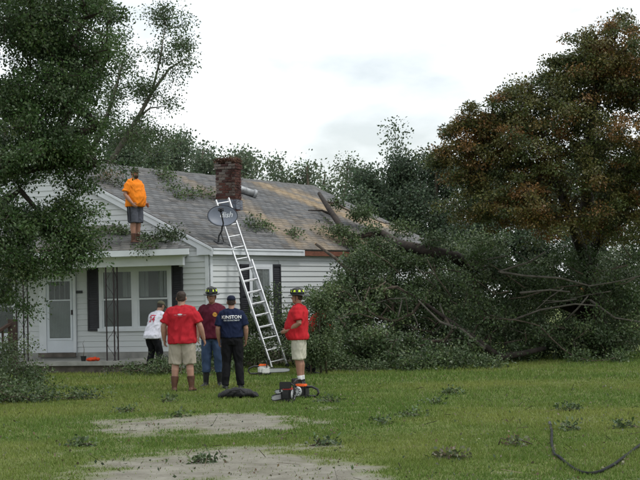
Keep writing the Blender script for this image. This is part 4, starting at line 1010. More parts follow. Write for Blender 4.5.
# debris on the roofs
def roof_brush(label, px, py, rx, n, seed, porch_=False, h=.12, pal=None):
    c = porch_px(px, py, .08) if porch_ else roof(*roof_px(px, py), .08); k = c[1] / F_PX
    r = np.random.default_rng(seed); ax = UD if porch_ else ED; upv = PUP if porch_ else RUP; nr = PNrm if porch_ else RN
    pts = c + ax * r.normal(0, rx * k * .8, (n, 1)) + upv * r.normal(0, .18, (n, 1)) + nr * (abs(r.normal(0, h, (n, 1))))
    t_ = thing('leafy_branch', label, 'branch', c, group='broken leafy branches on the roofs')
    branches('stem', [([c - ax * rx * k, c + nr * .03, c + ax * rx * k], [.012, .016, .008])], pts, .005, MT['bark'], t_, seed, sides=4, name_trunk='stem', cap_r=.02)
    leaves('foliage', pts, 60, (.12, .12, .07), .062, pick(r, n, pal or [(.055, .095, .028), (.075, .12, .035), (.05, .075, .03)], [1] * len(pal or [1, 1, 1])), .3, MT['leaf_fallen'], t_, seed + 1)
roof_brush('small bright leafy branch on the shingles above the eave right of the dish', 257, 228, 14, 9, 401, h=.06)
roof_brush('thin leafy branch on the shingles near the fallen limbs', 292, 237, 8, 4, 403, h=.04)
roof_brush('long trailing leafy vine on the shingles left of the chimney', 190, 198, 20, 11, 405, h=.05)
roof_brush('short leafy branch on the shingles behind the orange shirted man', 162, 177, 9, 7, 407, h=.05)
roof_brush('dark leafy branch piled on the porch roof right of the boots', 163, 238, 15, 16, 409, True, h=.14, pal=[(.03, .05, .02), (.04, .065, .025)])
roof_brush('small bright leafy sprig hanging at the porch eave below the boots', 148, 247, 5, 4, 411, True, h=.04)
roof_brush('mossy leafy debris along the upper porch roof left of the boots', 112, 232, 15, 12, 413, True, h=.05)
roof_brush('brown dry leaf heap on the rake behind the orange shirted man', 107, 183, 6, 8, 415, h=.10, pal=[(.14, .09, .045), (.08, .08, .03), (.05, .07, .03)])

# loose leaves and chips strewn over lawn and gravel
r = np.random.default_rng(91); n = 2600; yy = 13.5 + 24 * r.random(n) ** 1.2; xx = (r.random(n) * 2 - 1) * (yy * .21 + .3)
zz = ground_h(xx, yy) + .012 + .02 * r.random(n); pos = np.stack([xx, yy, zz], 1)
lc = np.array([(.05, .08, .025), (.03, .045, .02), (.11, .075, .04), (.08, .06, .035), (.17, .15, .10), (.08, .11, .04)])[r.integers(0, 6, n)]
tag(leaves('leaf_litter', pos, 1, (.01, .01, .006), .038, lc, .3, MT['leaf_fallen'], None, 92, up=1.6, droop=0), 'loose torn leaves and wood chips strewn over lawn and gravel', 'leaf litter')
r = np.random.default_rng(93); n = 160
def stick_at(r):
    y = r.uniform(14, 37); x = r.uniform(-1, 1) * y * .2; return A3(x, y, gz(x, y) + .025)
st_o = sticks('twig_litter', n, stick_at, (.08, .26), .004, [(.06, .045, .035), (.14, .11, .08), (.03, .025, .02)], None, 94); tag(st_o, 'thin broken twigs scattered through the grass', 'twig litter')

# ------------------------------------------------------------------ people
SKIN = mat('skin', (.36, .20, .145), .55, .08, 8); SKIN_TAN = mat('tanned_skin', (.30, .155, .105), .55, .08, 8)
HAIR = mat('dark_brown_hair', (.035, .022, .016), .7, .3, 60)
def cloth(name, col, var=.12): return mat(name, col, .85, var, 7, .25, 160, spec=.2)
CL = dict(red=cloth('red_cotton', (.40, .016, .026)), red2=cloth('bright_red_cotton', (.44, .016, .024)), maroon=cloth('maroon_cotton', (.09, .012, .026)), navy=cloth('navy_cotton', (.008, .014, .042)),
          white=cloth('white_cotton', (.62, .62, .70)), orange=cloth('orange_cotton', (.80, .22, .015)), khaki=cloth('khaki_twill', (.36, .32, .26)), beige=cloth('beige_twill', (.50, .48, .40)), grey=cloth('grey_knit', (.075, .08, .10)),
          jeans=cloth('blue_denim', (.045, .075, .145), .3), black=cloth('black_twill', (.007, .007, .009)), boot=mat('brown_leather', (.085, .036, .020), .6, .35, 12), darkboot=mat('black_rubber', (.014, .014, .016), .5, .3),
          sock=cloth('white_sock', (.65, .65, .66)), camo=mat('camouflage_cap', (.05, .055, .03), .85, .5, 30, col2=(.012, .014, .01)), capnavy=cloth('navy_cap', (.012, .016, .035)), capkhaki=cloth('khaki_cap', (.16, .15, .10)), helmet=mat('black_helmet', (.016, .017, .017), .38, .3, 10),
          lime=mat('lime_reflector', (.62, .80, .06), .5, .1), gold=mat('gold_badge', (.55, .28, .05), .5), stripe=cloth('black_stripe', (.012, .012, .016)), pinkprint=mat('faded_print', (.48, .12, .14), .8), redprint=mat('red_print', (.45, .03, .07), .8), orangered=cloth('orange_red_cotton', (.33, .032, .02)))
def remesh(mb, name, vox, it=3, wr=0.0, seed=0, fr=9.0):
    me = mb.mesh('tmp'); o = bpy.data.objects.new('tmp', me); COL.objects.link(o)
    md = o.modifiers.new('r', 'REMESH'); md.mode = 'VOXEL'; md.voxel_size = vox; md.use_smooth_shade = True
    sm = o.modifiers.new('s', 'SMOOTH'); sm.factor = .5; sm.iterations = it
    dg = bpy.context.evaluated_depsgraph_get(); res = bpy.data.meshes.new_from_object(o.evaluated_get(dg)); res.name = name
    bpy.data.objects.remove(o); bpy.data.meshes.remove(me)
    if wr:
        n = len(res.vertices); co = np.empty(n * 3); no_ = np.empty(n * 3); res.vertices.foreach_get('co', co); res.vertices.foreach_get('normal', no_); co = co.reshape(-1, 3); no_ = no_.reshape(-1, 3)
        q = co * np.array([fr, fr, fr * .55]); q[:, 2] += .8 * np.sin(co[:, 0] * 9 + seed)
        d = (fbm(q + seed * 3.1, 3, seed) - .5) * 2; ridge = 1 - np.abs(d) * 2.2
        co += no_ * ((ridge - .45) * wr)[:, None]; res.vertices.foreach_set('co', co.ravel().astype(np.float32)); res.update()
    smooth(res); return res
def decal(shirt, me, cx, cz, side, lift=.006, skew=0.0):
    """lay flat print on the cloth: side -1 the back, +1 the chest, 'L' the left flank"""
    bvh = BVHTree.FromPolygons([v.co.copy() for v in shirt.vertices], [tuple(p.vertices) for p in shirt.polygons])
    bmn = bmesh.new(); bmn.from_mesh(me); bmesh.ops.triangulate(bmn, faces=bmn.faces[:])
    bmesh.ops.subdivide_edges(bmn, edges=[e for e in bmn.edges if e.calc_length() > .05], cuts=1); bmn.to_mesh(me); bmn.free()
    for v in me.vertices:
        x, z = v.co.x, v.co.y
        X = cx + (x if side == -1 else -x); Zc = cz + z + skew * x
        h = bvh.ray_cast(Vector((X, side * 1.0, Zc)), Vector((0, -side, 0)))
        v.co = (X, (h[0].y if h[0] else 0) + side * lift, Zc)
    me.update(); return me
def disc(r, n=20, r2=None):
    mb = MB(); mb.add([(r * math.cos(2 * math.pi * i / n), (r2 or r) * math.sin(2 * math.pi * i / n), 0) for i in range(n)], [tuple(range(n))]); return mb.mesh('disc')
def person(label, loc, heading, H=1.8, fat=1.0, belly=0.0, lean=0.0, arms=None, legs=None, head=(0, 0), shirt='red', sleeve=.62, shirt_len=.0, bottom=('shorts', 'khaki'), shoes=('boot', .22), skin=SKIN, hat=None, hair=True, prints=(), sock=None, seed=1, extra=None, tuck=False, beard=False):
    k = H / 1.8
    t_ = thing('person', label, 'person', loc, heading, scale=k)
    B = lambda z: lean * max(0, z - .95)
    def V3(p): return A3(p[0], p[1] + B(p[2]), p[2] - .35 * lean * B(p[2]))
    sp = [(.84, 0, .125, .10), (.92, 0, .170, .122), (1.0, 0, .168, .12), (1.09, 0, .158, .112), (1.19, 0, .162, .114), (1.30, .0, .178, .12), (1.39, -.005, .185, .112), (1.45, -.01, .165, .095), (1.495, -.012, .105, .075), (1.53, -.01, .062, .062)]
    def torso(mb, inf, zlo, zhi, bel=1.0, hem=0.0):
        rr = []
        for z, yo, rx, ry in sp:
            if z < zlo - .06 or z > zhi: continue
            if hem: rx, ry = max(rx, .168), max(ry, .120)
            if z > 1.44: rx, ry = [(a_, b_) for q_, _, a_, b_ in sp if q_ == z][0]
            f = fat if z < 1.42 else 1 + (fat - 1) * .5
            bb = belly * bel * math.exp(-((z - 1.08) / .19) ** 2)
            x_, y_ = rx * f + inf + (bb * .35), ry * f + inf + bb * .5
            if hem and z < zlo + .1: x_ += hem; y_ += hem
            zz = max(z, zlo); c = V3((0, yo + bb * .5, zz))
            rr.append([c + A3(x_ * math.copysign(abs(math.cos(a)) ** .85, math.cos(a)), y_ * math.copysign(abs(math.sin(a)) ** .85, math.sin(a)), 0) for a in [2 * math.pi * i / 20 for i in range(20)]])
        mb.rings(rr)
    arms = arms or {}; legs = legs or {}
    AR = {}; LG = {}
    for s in (-1, 1):
        sh = V3((s * (.180 * (1 + (fat - 1) * .6)), -.01, 1.418)); d = arms.get(s, {})
        el = d.get('el', (s * (.235 + .06 * (fat - 1) * 4), -.02, 1.155)); wr = d.get('wr', (s * (.25 + .06 * (fat - 1) * 4), .05, .915))
        el = V3(el); wr = V3(wr); hd = unit(d.get('hd', wr - el + A3(0, .03, 0))); pn = unit(d.get('pn', (-s, 0, 0))); AR[s] = (sh, el, wr, hd, pn, d.get('curl', .5))
        g = legs.get(s, {}); hp = A3(s * .095 * (1 + (fat - 1) * .5), 0, .92); kn = A3(*g.get('kn', (s * .115, .02, .50))); an = A3(*g.get('an', (s * .125, -.02, .085))); toe = unit(g.get('toe', (s * .25, 1, 0))); LG[s] = (hp, kn, an, toe)
    hc = V3((0, .015, 1.665)); yaw, pitch = head
    hm = Matrix.Rotation(yaw, 3, 'Z') @ Matrix.Rotation(pitch, 3, 'X'); hm = np.array(hm)
    def HP(p): return hc + hm @ np.asarray(p, float)
    lf = 1 + (fat - 1) * .75
    body = MB(); torso(body, -.012, .89, 1.6)
    for s in (-1, 1):
        sh, el, wr, hd, pn, curl = AR[s]
        body.limb([sh, sh + (el - sh) * .35, el, el + (wr - el) * .3, wr], [.054 * lf, .054 * lf, .043 * lf, .046 * lf, .029 * lf])
        # hand: palm, four fingers and a thumb that leaves the palm's side
        side = unit(np.cross(hd, pn)); th_side = side if np.dot(side, A3(0, 1, 0)) > 0 else -side
        pm = wr + hd * .055
        body.limb([wr, wr + hd * .03, wr + hd * .085], [.026, .036, .036], 12, .55, ref=side)
        for i in range(4):
            o_ = wr + hd * .088 + th_side * (.028 - .0185 * i); L = (.072, .082, .076, .060)[i]
            p1 = o_ + hd * L * .42 * (1 - .25 * curl) + pn * L * .22 * curl; p2 = p1 + unit(hd * (1 - .7 * curl) + pn * curl) * L * .33; p3 = p2 + unit(hd * (1 - 1.1 * curl) + pn * curl * 1.3) * L * .25
            body.limb([o_ - hd * .02, o_, p1, p2, p3], [.0095, .0095, .009, .0085, .007], 8)
        q = wr + hd * .03 + th_side * .03; body.limb([q - th_side * .012, q + th_side * .022 + hd * .022 + pn * .008, q + th_side * .032 + hd * .052 + pn * .018, q + th_side * .03 + hd * .074 + pn * .024], [.014, .012, .0105, .008], 8)
        hp, kn, an, toe = LG[s]
        body.limb([hp, hp + (kn - hp) * .45, kn, kn + (an - kn) * .28 - toe * .012, kn + (an - kn) * .6, an], [.098 * lf, .082 * lf, .057 * lf, .060 * lf, .048 * lf, .036 * lf])
        if not shoes: body.limb([an - A3(0, 0, .03) - toe * .03, an + toe * .12 - A3(0, 0, .05)], [.035, .03], 10)
    body.limb([V3((0, -.012, 1.47)), HP((0, -.012, -.06))], [.060 * (1 + (fat - 1) * .7), .056 * (1 + (fat - 1) * .7)], 14)
    hr_ = [(-.118, .046, .030, .030), (-.100, .040, .044, .052), (-.065, .022, .058, .074), (-.02, .008, .067, .088), (.03, 0, .073, .095), (.07, -.004, .071, .093), (.10, -.008, .055, .074), (.118, -.01, .030, .042)]
    ff = 1 + (fat - 1) * .45
    body.rings([[HP((rx * ff * (1.0 if z > -.03 else ff) * math.cos(a), yo + ry * math.sin(a), z)) for a in [2 * math.pi * i / 16 for i in range(16)]] for z, yo, rx, ry in hr_])
    body.limb([HP((0, .088, .018)), HP((0, .102, -.006)), HP((0, .108, -.026))], [.009, .012, .015], 8)
    for s in (-1, 1):
        body.limb([HP((s * .074 * ff, -.004, .012)), HP((s * .080 * ff, -.01, -.012)), HP((s * .076 * ff, -.004, -.032))], [.014, .015, .011], 8)
        body.limb([HP((s * .012, .090, .028)), HP((s * .048, .078, .026))], [.010, .009], 8)
    body.limb([HP((-.018, .088, -.062)), HP((.018, .088, -.062))], [.010, .010], 8)
    mesh_obj('body', remesh(body, 'body', .0098, 2), skin, t_, world=False)
    # face details
    for s in (-1, 1):
        e_ = MB().ell((0, 0, 0), (.013, .008, .008), 10, 6); me = e_.mesh('eye', True)
        for v in me.vertices: v.co = HP((s * .031 + v.co.x, .0815 + v.co.y, .004 + v.co.z))
        mesh_obj('eye', me, MT['white_print'], t_, False)
        mesh_obj('iris', MB().tube([HP((s * .031, .0885, .004)), HP((s * .031, .0905, .004))], .0055, 8), CL['black'], t_, False)
        mesh_obj('eyebrow', MB().limb([HP((s * .014, .0985, .031)), HP((s * .046, .086, .033))], [.004, .003], 6), HAIR, t_, False)
    if beard:
        bd = MB(); bd.rings([[HP((rx * ff * 1.05 * math.cos(a), yo + ry * 1.06 * math.sin(a) + .004, z)) for a in [math.pi * (-.05 + 1.1 * i / 12) for i in range(13)] + []] for z, yo, rx, ry in ((-.124, .046, .030, .032), (-.100, .040, .046, .054), (-.07, .026, .058, .072), (-.05, .018, .062, .078))])
        mesh_obj('beard', smooth(bd.mesh('beard')), HAIR, t_, False)
    if hair:
        h_ = MB(); h_.rings([[HP((rx * ff * math.cos(a), yo + ry * math.sin(a), z)) for a in [2 * math.pi * i / 18 for i in range(18)]] for z, yo, rx, ry in ((-.055, -.045, .050, .045), (-.02, -.030, .072, .066), (.03, -.020, .0785, .082), (.07, -.012, .0775, .092), (.10, -.010, .062, .080), (.124, -.01, .034, .046))])
        mesh_obj('hair', remesh(h_, 'hair', .009, 1, .006, seed, 40), HAIR, t_, False)
    # shirt
    zlo = .885 - shirt_len if not tuck else .98
    sh_ = MB(); torso(sh_, .032, zlo, 1.50, 1.05, .012 if not tuck else .004)
    for s in (-1, 1):
        a, el, wr, *_ = AR[s]; e_ = a + (el - a) * min(1, sleeve / .62 * .78)
        a_ = a + A3(-s * .07, 0, -.045)
        pts_, rad_ = [a_, a + A3(-s * .018, 0, -.002), a + (e_ - a) * .3, a + (e_ - a) * .65, e_], [.062 * lf, .080 * lf, .080 * lf, .078 * lf, .081 * lf]
        sh_.limb([V3((s * .05, -.012, 1.488)), V3((s * .12, -.012, 1.468)), a + A3(-s * .01, 0, .006)], [.06, .064, .074 * lf])

        if sleeve > .9: pts_, rad_ = [a_, a, el, el + (wr - el) * .9], [.075 * lf, .08 * lf, .062 * lf, .05 * lf]
        sh_.tube(pts_, rad_, 16)
    sh_.tube([V3((0, -.012, 1.46)), V3((0, -.006, 1.525))], [.095 * (1 + (fat - 1) * .6), .080 * (1 + (fat - 1) * .7)], 18)
    sm_ = remesh(sh_, 'shirt', .013, 4, .022, seed, 8.0); shirt_o = mesh_obj('shirt', sm_, CL[shirt], t_, False)
    for pr in prints:
        me = text_mesh(pr['t'], pr['s']) if 't' in pr else disc(pr['r'], 20, pr.get('r2'))
        mesh_obj('print' if 't' in pr else 'emblem', decal(sm_, me, pr['x'], pr['z'], pr['side'], skew=pr.get('skew', 0)), pr['m'], shirt_o, False)
    # shorts or trousers
    kind, bc = bottom; bt = MB(); torso(bt, .012 if not tuck else .018, .83, .99 if not tuck else 1.03, .55)
    for s in (-1, 1):
        hp, kn, an, toe = LG[s]
        if kind == 'shorts':
            hem = kn + (an - kn) * .03; bt.tube([hp + A3(-s * .01, 0, .05), hp, hp + (kn - hp) * .5, hem + (hp - hem) * .12, hem], [.10 * lf, .113 * lf, .108 * lf, .101 * lf, .102 * lf], 18)
        else:
            lo_ = an + A3(0, -.005, -.02) if not (shoes and shoes[1] > .25) else kn + (an - kn) * .55
            bt.tube([hp + A3(-s * .01, 0, .05), hp, hp + (kn - hp) * .5, kn, kn + (an - kn) * .5 if lo_[2] < .1 else kn + (an - kn) * .3, lo_], [.10 * lf, .110 * lf, .098 * lf, .080 * lf, .075 * lf, .073 * lf], 18)
    bo = mesh_obj(kind if kind == 'shorts' else 'trousers', remesh(bt, kind, .013, 2, .019, seed + 5, 8.0), CL[bc], t_, False)
    if extra == 'stripe':
        for s in (-1, 1):
            hp, kn, an, toe = LG[s]
            for dy in (.03, -.045):
                pts_ = [hp + (kn - hp) * f + A3(s * (.108 * lf + .012), dy, 0) for f in (.05, .4, .7, .98)]
                mesh_obj('side_stripe', MB().tube(pts_, .013, 6, flat=.5), CL['stripe'], bo, False)
    # shoes, boots and socks
    if shoes:
        sc_, hgt = shoes
        for s in (-1, 1):
            hp, kn, an, toe = LG[s]; f0 = an - A3(0, 0, an[2] - .045); f0 = A3(an[0], an[1], .045)
            sh2 = MB(); up_ = an + unit(kn - an) * max(.02, hgt - .085)
            r1 = .052 * lf if hgt < .26 else .066 * lf
            sh2.tube([up_, an + unit(kn - an) * .01, an - A3(0, 0, .05)], [r1, .05, .048], 14)
            sd_ = unit(np.cross(toe, Z))
            rr = []
            for f, w_, h_ in ((-.075, .022, .02), (-.065, .036, .05), (-.03, .042, .075), (.05, .043, .07), (.11, .049, .052), (.165, .046, .042), (.195, .030, .028), (.205, .012, .012)):
                c = f0 + toe * f; rr.append([A3(*(c + sd_ * w_ * math.cos(a)))[:3] * A3(1, 1, 0) + Z * max(.004, .0 + h_ * (.5 + .5 * math.sin(a)) * 1.0) for a in [2 * math.pi * i / 14 for i in range(14)]])
            sh2.rings(rr); boot = mesh_obj('boot' if hgt > .15 else 'shoe', remesh(sh2, 'boot', .009, 2, .003, seed + 9, 18), CL[sc_], t_, False)
            so_ = MB(); so_.rings([[A3(*(f0 + toe * f + sd_ * w_ * sg))[:3] * A3(1, 1, 0) + Z * z for (f, w_, sg) in ((-.08, .02, 1), (-.05, .043, 1), (.12, .052, 1), (.19, .036, 1), (.21, 0, 1), (.19, .036, -1), (.12, .052, -1), (-.05, .043, -1), (-.08, .02, -1))] for z in (.0, .018)])
            mesh_obj('sole', so_, CL['darkboot'], boot, False)
            if sock: mesh_obj('sock', remesh(MB().tube([an + unit(kn - an) * .10, an], [.046 * lf, .046], 14), 'sock', .008, 1), CL[sock], t_, False)
    # headgear
    if hat and hat[0] == 'cap':
        c_ = MB(); back = hat[2] if len(hat) > 2 else False; sg = -1 if back else 1
        c_.rings([[HP((rx * ff * math.cos(a), -.006 + ry * math.sin(a), z)) for a in [2 * math.pi * i / 20 for i in range(20)]] for z, rx, ry in ((.035, .082, .104), (.07, .083, .104), (.10, .072, .092), (.122, .050, .066), (.132, .022, .03))])
        cap = mesh_obj('cap', smooth(c_.mesh('cap')), CL[hat[1]], t_, False)
        b_ = MB(); n = 14; top = []; 
        for i in range(n + 1):
            a = math.pi * i / n; top.append((.076 * math.cos(a), sg * (.070 + .105 * math.sin(a) ** .8), .040 - .018 * math.sin(a)))
        inn = [(.076 * math.cos(math.pi * i / n), sg * (.058 + .038 * math.sin(math.pi * i / n)), .042) for i in range(n + 1)]
        for i in range(n):
            b_.add([HP(inn[i]), HP(inn[i + 1]), HP(top[i + 1]), HP(top[i])] + [HP(A3(*q) - A3(0, 0, .006)) for q in (inn[i], inn[i + 1], top[i + 1], top[i])], [(0, 1, 2, 3), (7, 6, 5, 4), (3, 2, 6, 7), (0, 4, 5, 1)])
        mesh_obj('brim', smooth(b_.mesh('brim')), CL[hat[1]], cap, False)
        if hat[1] == 'camo':
            b2 = MB(); aa = [2 * math.pi * i / 20 for i in range(20)]
            b2.rings([[HP((rx * math.cos(a), -.006 + ry * math.sin(a), z)) for a in aa] for rx, ry, z in ((.080, .102, .046), (.128, .152, .034), (.128, .152, .027), (.080, .102, .038))]); mesh_obj('brim', smooth(b2.mesh('brim')), CL['camo'], cap, False)
        if len(hat) > 3:
            m_ = MB(); m_.rings([[HP((rx * ff * math.cos(a), -.006 + ry * math.sin(a), z)) for a in [.1 + math.pi * .18 * i / 6 - .3 for i in range(7)]] for z, rx, ry in ((.035, .084, .106), (.07, .085, .106), (.10, .074, .094))], cap=False); mesh_obj('side_panel', m_, CL[hat[3]], cap, False)
    if hat and hat[0] == 'helmet':
        N = 28; aa = [2 * math.pi * i / N for i in range(N)]
        c_ = MB(); c_.rings([[HP((rx * math.cos(a), -.008 + ry * math.sin(a), z)) for a in aa] for z, rx, ry in ((.045, .105, .128), (.085, .104, .127), (.125, .094, .115), (.155, .072, .09), (.175, .04, .052), (.18, .015, .02))])
        hl = mesh_obj('helmet', smooth(c_.mesh('helmet')), CL['helmet'], t_, False)
        def bp_(a, f, dz): return HP((.106 * math.cos(a) + f * .045 * math.cos(a), -.008 + .128 * math.sin(a) + f * (.055 if math.sin(a) > 0 else .105) * math.sin(a), .046 + dz - f * (.012 if math.sin(a) > 0 else .035) * abs(math.sin(a))))
        b_ = MB(); b_.rings([[bp_(a, 0, .008) for a in aa], [bp_(a, 1, .004) for a in aa], [bp_(a, 1, -.006) for a in aa], [bp_(a, 0, -.006) for a in aa], [bp_(a, 0, .008) for a in aa]], cap=False); mesh_obj('brim', smooth(b_.mesh('brim')), CL['helmet'], hl, False)
        for a in [math.pi / 2 + i * math.pi / 4 for i in range(8)]:
            mesh_obj('rib', MB().tube([HP((.107 * math.cos(a), -.008 + .13 * math.sin(a), .06)), HP((.097 * math.cos(a), -.008 + .119 * math.sin(a), .125)), HP((.075 * math.cos(a), -.008 + .094 * math.sin(a), .157)), HP((0, -.008, .184))], .007, 6), CL['helmet'], hl, False)
        for a in [math.pi / 2 + math.pi / 8 + i * math.pi / 4 for i in range(8)]:
            q = [HP(((rx + .003) * math.cos(a + da), -.008 + (ry + .003) * math.sin(a + da), z)) for da, z, rx, ry in ((-.19, .098, .104, .126), (.19, .098, .104, .126), (.13, .135, .092, .111), (-.13, .135, .092, .111))]; q2 = [p + (p - HP((0, -.008, .08))) * .03 for p in q]
            mesh_obj('reflector', MB().hexa(q + q2), CL['lime'], hl, False)
        mesh_obj('front_shield', MB().hexa([HP(p) for p in ((-.03, .124, .065), (.03, .124, .065), (.03, .135, .065), (-.03, .135, .065), (-.038, .112, .155), (.038, .112, .155), (.038, .122, .155), (-.038, .122, .155))]), CL['helmet'] if len(hat) < 2 else CL[hat[1]], hl, False)
        strap = MB().tube([HP((s_ * .078, .03, .045)) for s_ in (-1,)] + [HP((-.070, .03, -.06)), HP((0, .055, -.128)), HP((.070, .03, -.06)), HP((.078, .03, .045))], .005, 5); mesh_obj('chin_strap', strap, CL['darkboot'], hl, False)
    return t_
def gp(px, py):
    q = G(px, py); q[2] = gz(q[0], q[1]) ; return q
W_, GP_ = MT['white_print'], MT['grey_print']
person('person in red t-shirt and khaki shorts seen from behind with brown boots', gp(183, 391.5), R(-4), 1.84, 1.22, .05, arms={-1: dict(el=(-.33, -.03, 1.16), wr=(-.33, .05, .93)), 1: dict(el=(.335, -.02, 1.16), wr=(.385, .06, .93))}, legs={-1: dict(kn=(-.13, .02, .5), an=(-.15, -.02, .085)), 1: dict(kn=(.13, .02, .5), an=(.16, -.02, .085))},
       shirt='red', bottom=('shorts', 'khaki'), shoes=('boot', .27), prints=[dict(r=.045, r2=.014, x=0, z=1.375, side=-1, m=GP_), dict(r=.03, r2=.008, x=-.085, z=1.365, side=-1, m=CL['pinkprint']), dict(r=.03, r2=.008, x=.085, z=1.365, side=-1, m=CL['pinkprint']), dict(r=.06, r2=.005, x=0, z=1.345, side=-1, m=CL['pinkprint'])], seed=3, shirt_len=.03)
person('firefighter in maroon t-shirt and jeans with black helmet facing the camera', gp(213.5, 386.5), R(172), 1.88, 1.05, .0, arms={-1: dict(el=(-.26, -.03, 1.16), wr=(-.27, .06, .92)), 1: dict(el=(.25, -.02, 1.16), wr=(.25, .08, .93))}, legs={-1: dict(kn=(-.11, .03, .5), an=(-.12, -.02, .085)), 1: dict(kn=(.12, .02, .5), an=(.14, .0, .085))},
       shirt='maroon', bottom=('trousers', 'jeans'), shoes=('darkboot', .34), skin=SKIN_TAN, hat=('helmet',), head=(R(6), R(-6)), prints=[dict(r=.042, x=-.085, z=1.33, side=1, m=CL['gold'])], seed=5, hair=False)
person('person in navy t-shirt lettered in white and black trousers seen from behind', gp(233, 389), R(3), 1.74, 1.06, .02, arms={-1: dict(el=(-.27, -.03, 1.15), wr=(-.25, .07, .92)), 1: dict(el=(.275, -.02, 1.15), wr=(.265, .08, .93))}, legs={-1: dict(kn=(-.12, .02, .5), an=(-.14, -.02, .085)), 1: dict(kn=(.12, .02, .5), an=(.15, -.02, .085))},
       shirt='navy', bottom=('trousers', 'black'), shoes=('darkboot', .14), hat=('cap', 'capnavy', False, 'white'), prints=[dict(t='KINSTON', s=.088, x=0, z=1.375, side=-1, m=W_), dict(t='FIRE DEPARTMENT', s=.037, x=0, z=1.312, side=-1, m=GP_)], seed=7, tuck=True)
person('person in white jersey with red number and khaki cap stooping by the porch', gp(153, 373.5), R(-38), 1.72, 1.06, .02, lean=.42, arms={-1: dict(el=(-.22, .12, 1.15), wr=(-.16, .30, 1.02)), 1: dict(el=(.22, .14, 1.15), wr=(.15, .32, 1.0))}, legs={-1: dict(kn=(-.11, .10, .5), an=(-.12, -.04, .085)), 1: dict(kn=(.12, .12, .5), an=(.14, -.02, .085))},
       shirt='white', bottom=('trousers', 'black'), shoes=('darkboot', .14), hat=('cap', 'capkhaki'), head=(0, R(-22)), prints=[dict(t='24', s=.20, x=0, z=1.30, side=-1, m=CL['redprint']), dict(r=.10, r2=.014, x=0, z=1.40, side=-1, m=CL['redprint'])], seed=9, shirt_len=.06)
person('firefighter in bright red t-shirt and beige shorts with helmet standing side on by the chainsaws', gp(300, 386), R(84), 1.80, 1.18, .10, arms={1: dict(el=(.31, -.07, 1.17), wr=(.31, .10, .985), hd=(-.35, .65, -.6), pn=(-.8, -.2, -.3)), -1: dict(el=(-.27, -.04, 1.17), wr=(-.2, .2, 1.03), hd=(.4, .85, -.2))},
       legs={-1: dict(kn=(-.09, .02, .5), an=(-.09, -.02, .085), toe=(-.1, 1, 0)), 1: dict(kn=(.09, .0, .5), an=(.09, -.04, .085), toe=(.1, 1, 0))}, shirt='red2', bottom=('shorts', 'beige'), shoes=('darkboot', .10), sock='sock', skin=SKIN_TAN, hat=('helmet',), prints=[dict(r=.055, x=.09, z=1.33, side=1, m=GP_)], seed=11, shirt_len=.02)
rp_ = porch_px(135.5, 242.5, .02)
person('person in orange t-shirt and camouflage cap standing on the porch roof', rp_ - Z * .02, R(-122), 1.80, 1.18, .075, arms={-1: dict(el=(-.31, -.05, 1.15), wr=(-.27, .13, .95)), 1: dict(el=(.31, -.04, 1.15), wr=(.28, .14, .94))}, legs={-1: dict(kn=(-.10, .02, .5), an=(-.10, -.02, .085)), 1: dict(kn=(.10, .02, .5), an=(.11, .02, .085))},
       shirt='orange', bottom=('shorts', 'grey'), shoes=('boot', .24), skin=SKIN_TAN, hat=('cap', 'camo'), beard=True, extra='stripe', seed=13, shirt_len=.02, head=(R(-8), R(-6)))
q = G(311, 373.5); q[2] = gz(q[0], q[1])
person('person in orange red shirt working half hidden in the branches behind the helmeted man', q, R(-70), 1.66, 1.08, .02, lean=.5, arms={-1: dict(el=(-.2, .18, 1.2), wr=(-.14, .38, 1.1)), 1: dict(el=(.2, .18, 1.2), wr=(.14, .4, 1.1))}, shirt='orangered', sleeve=1.0, bottom=('trousers', 'black'), shoes=('darkboot', .14), hat=('cap', 'capnavy'), seed=17)
bush('leafy_branch', 'leafy branch hanging over the half hidden worker in orange red', 'branch', [LB(323, 318, 35.2, 4, 10, .15, 14), LB(315, 346, 35, 12, 12, .2, 40), LB(322, 302, 35.2, 6, 4, .15, 12), LB(312, 302, 35.3, 4, 3, .1, 5), LB(308, 332, 35.2, 4, 4, .1, 6)], 601, fp_, grp=None)

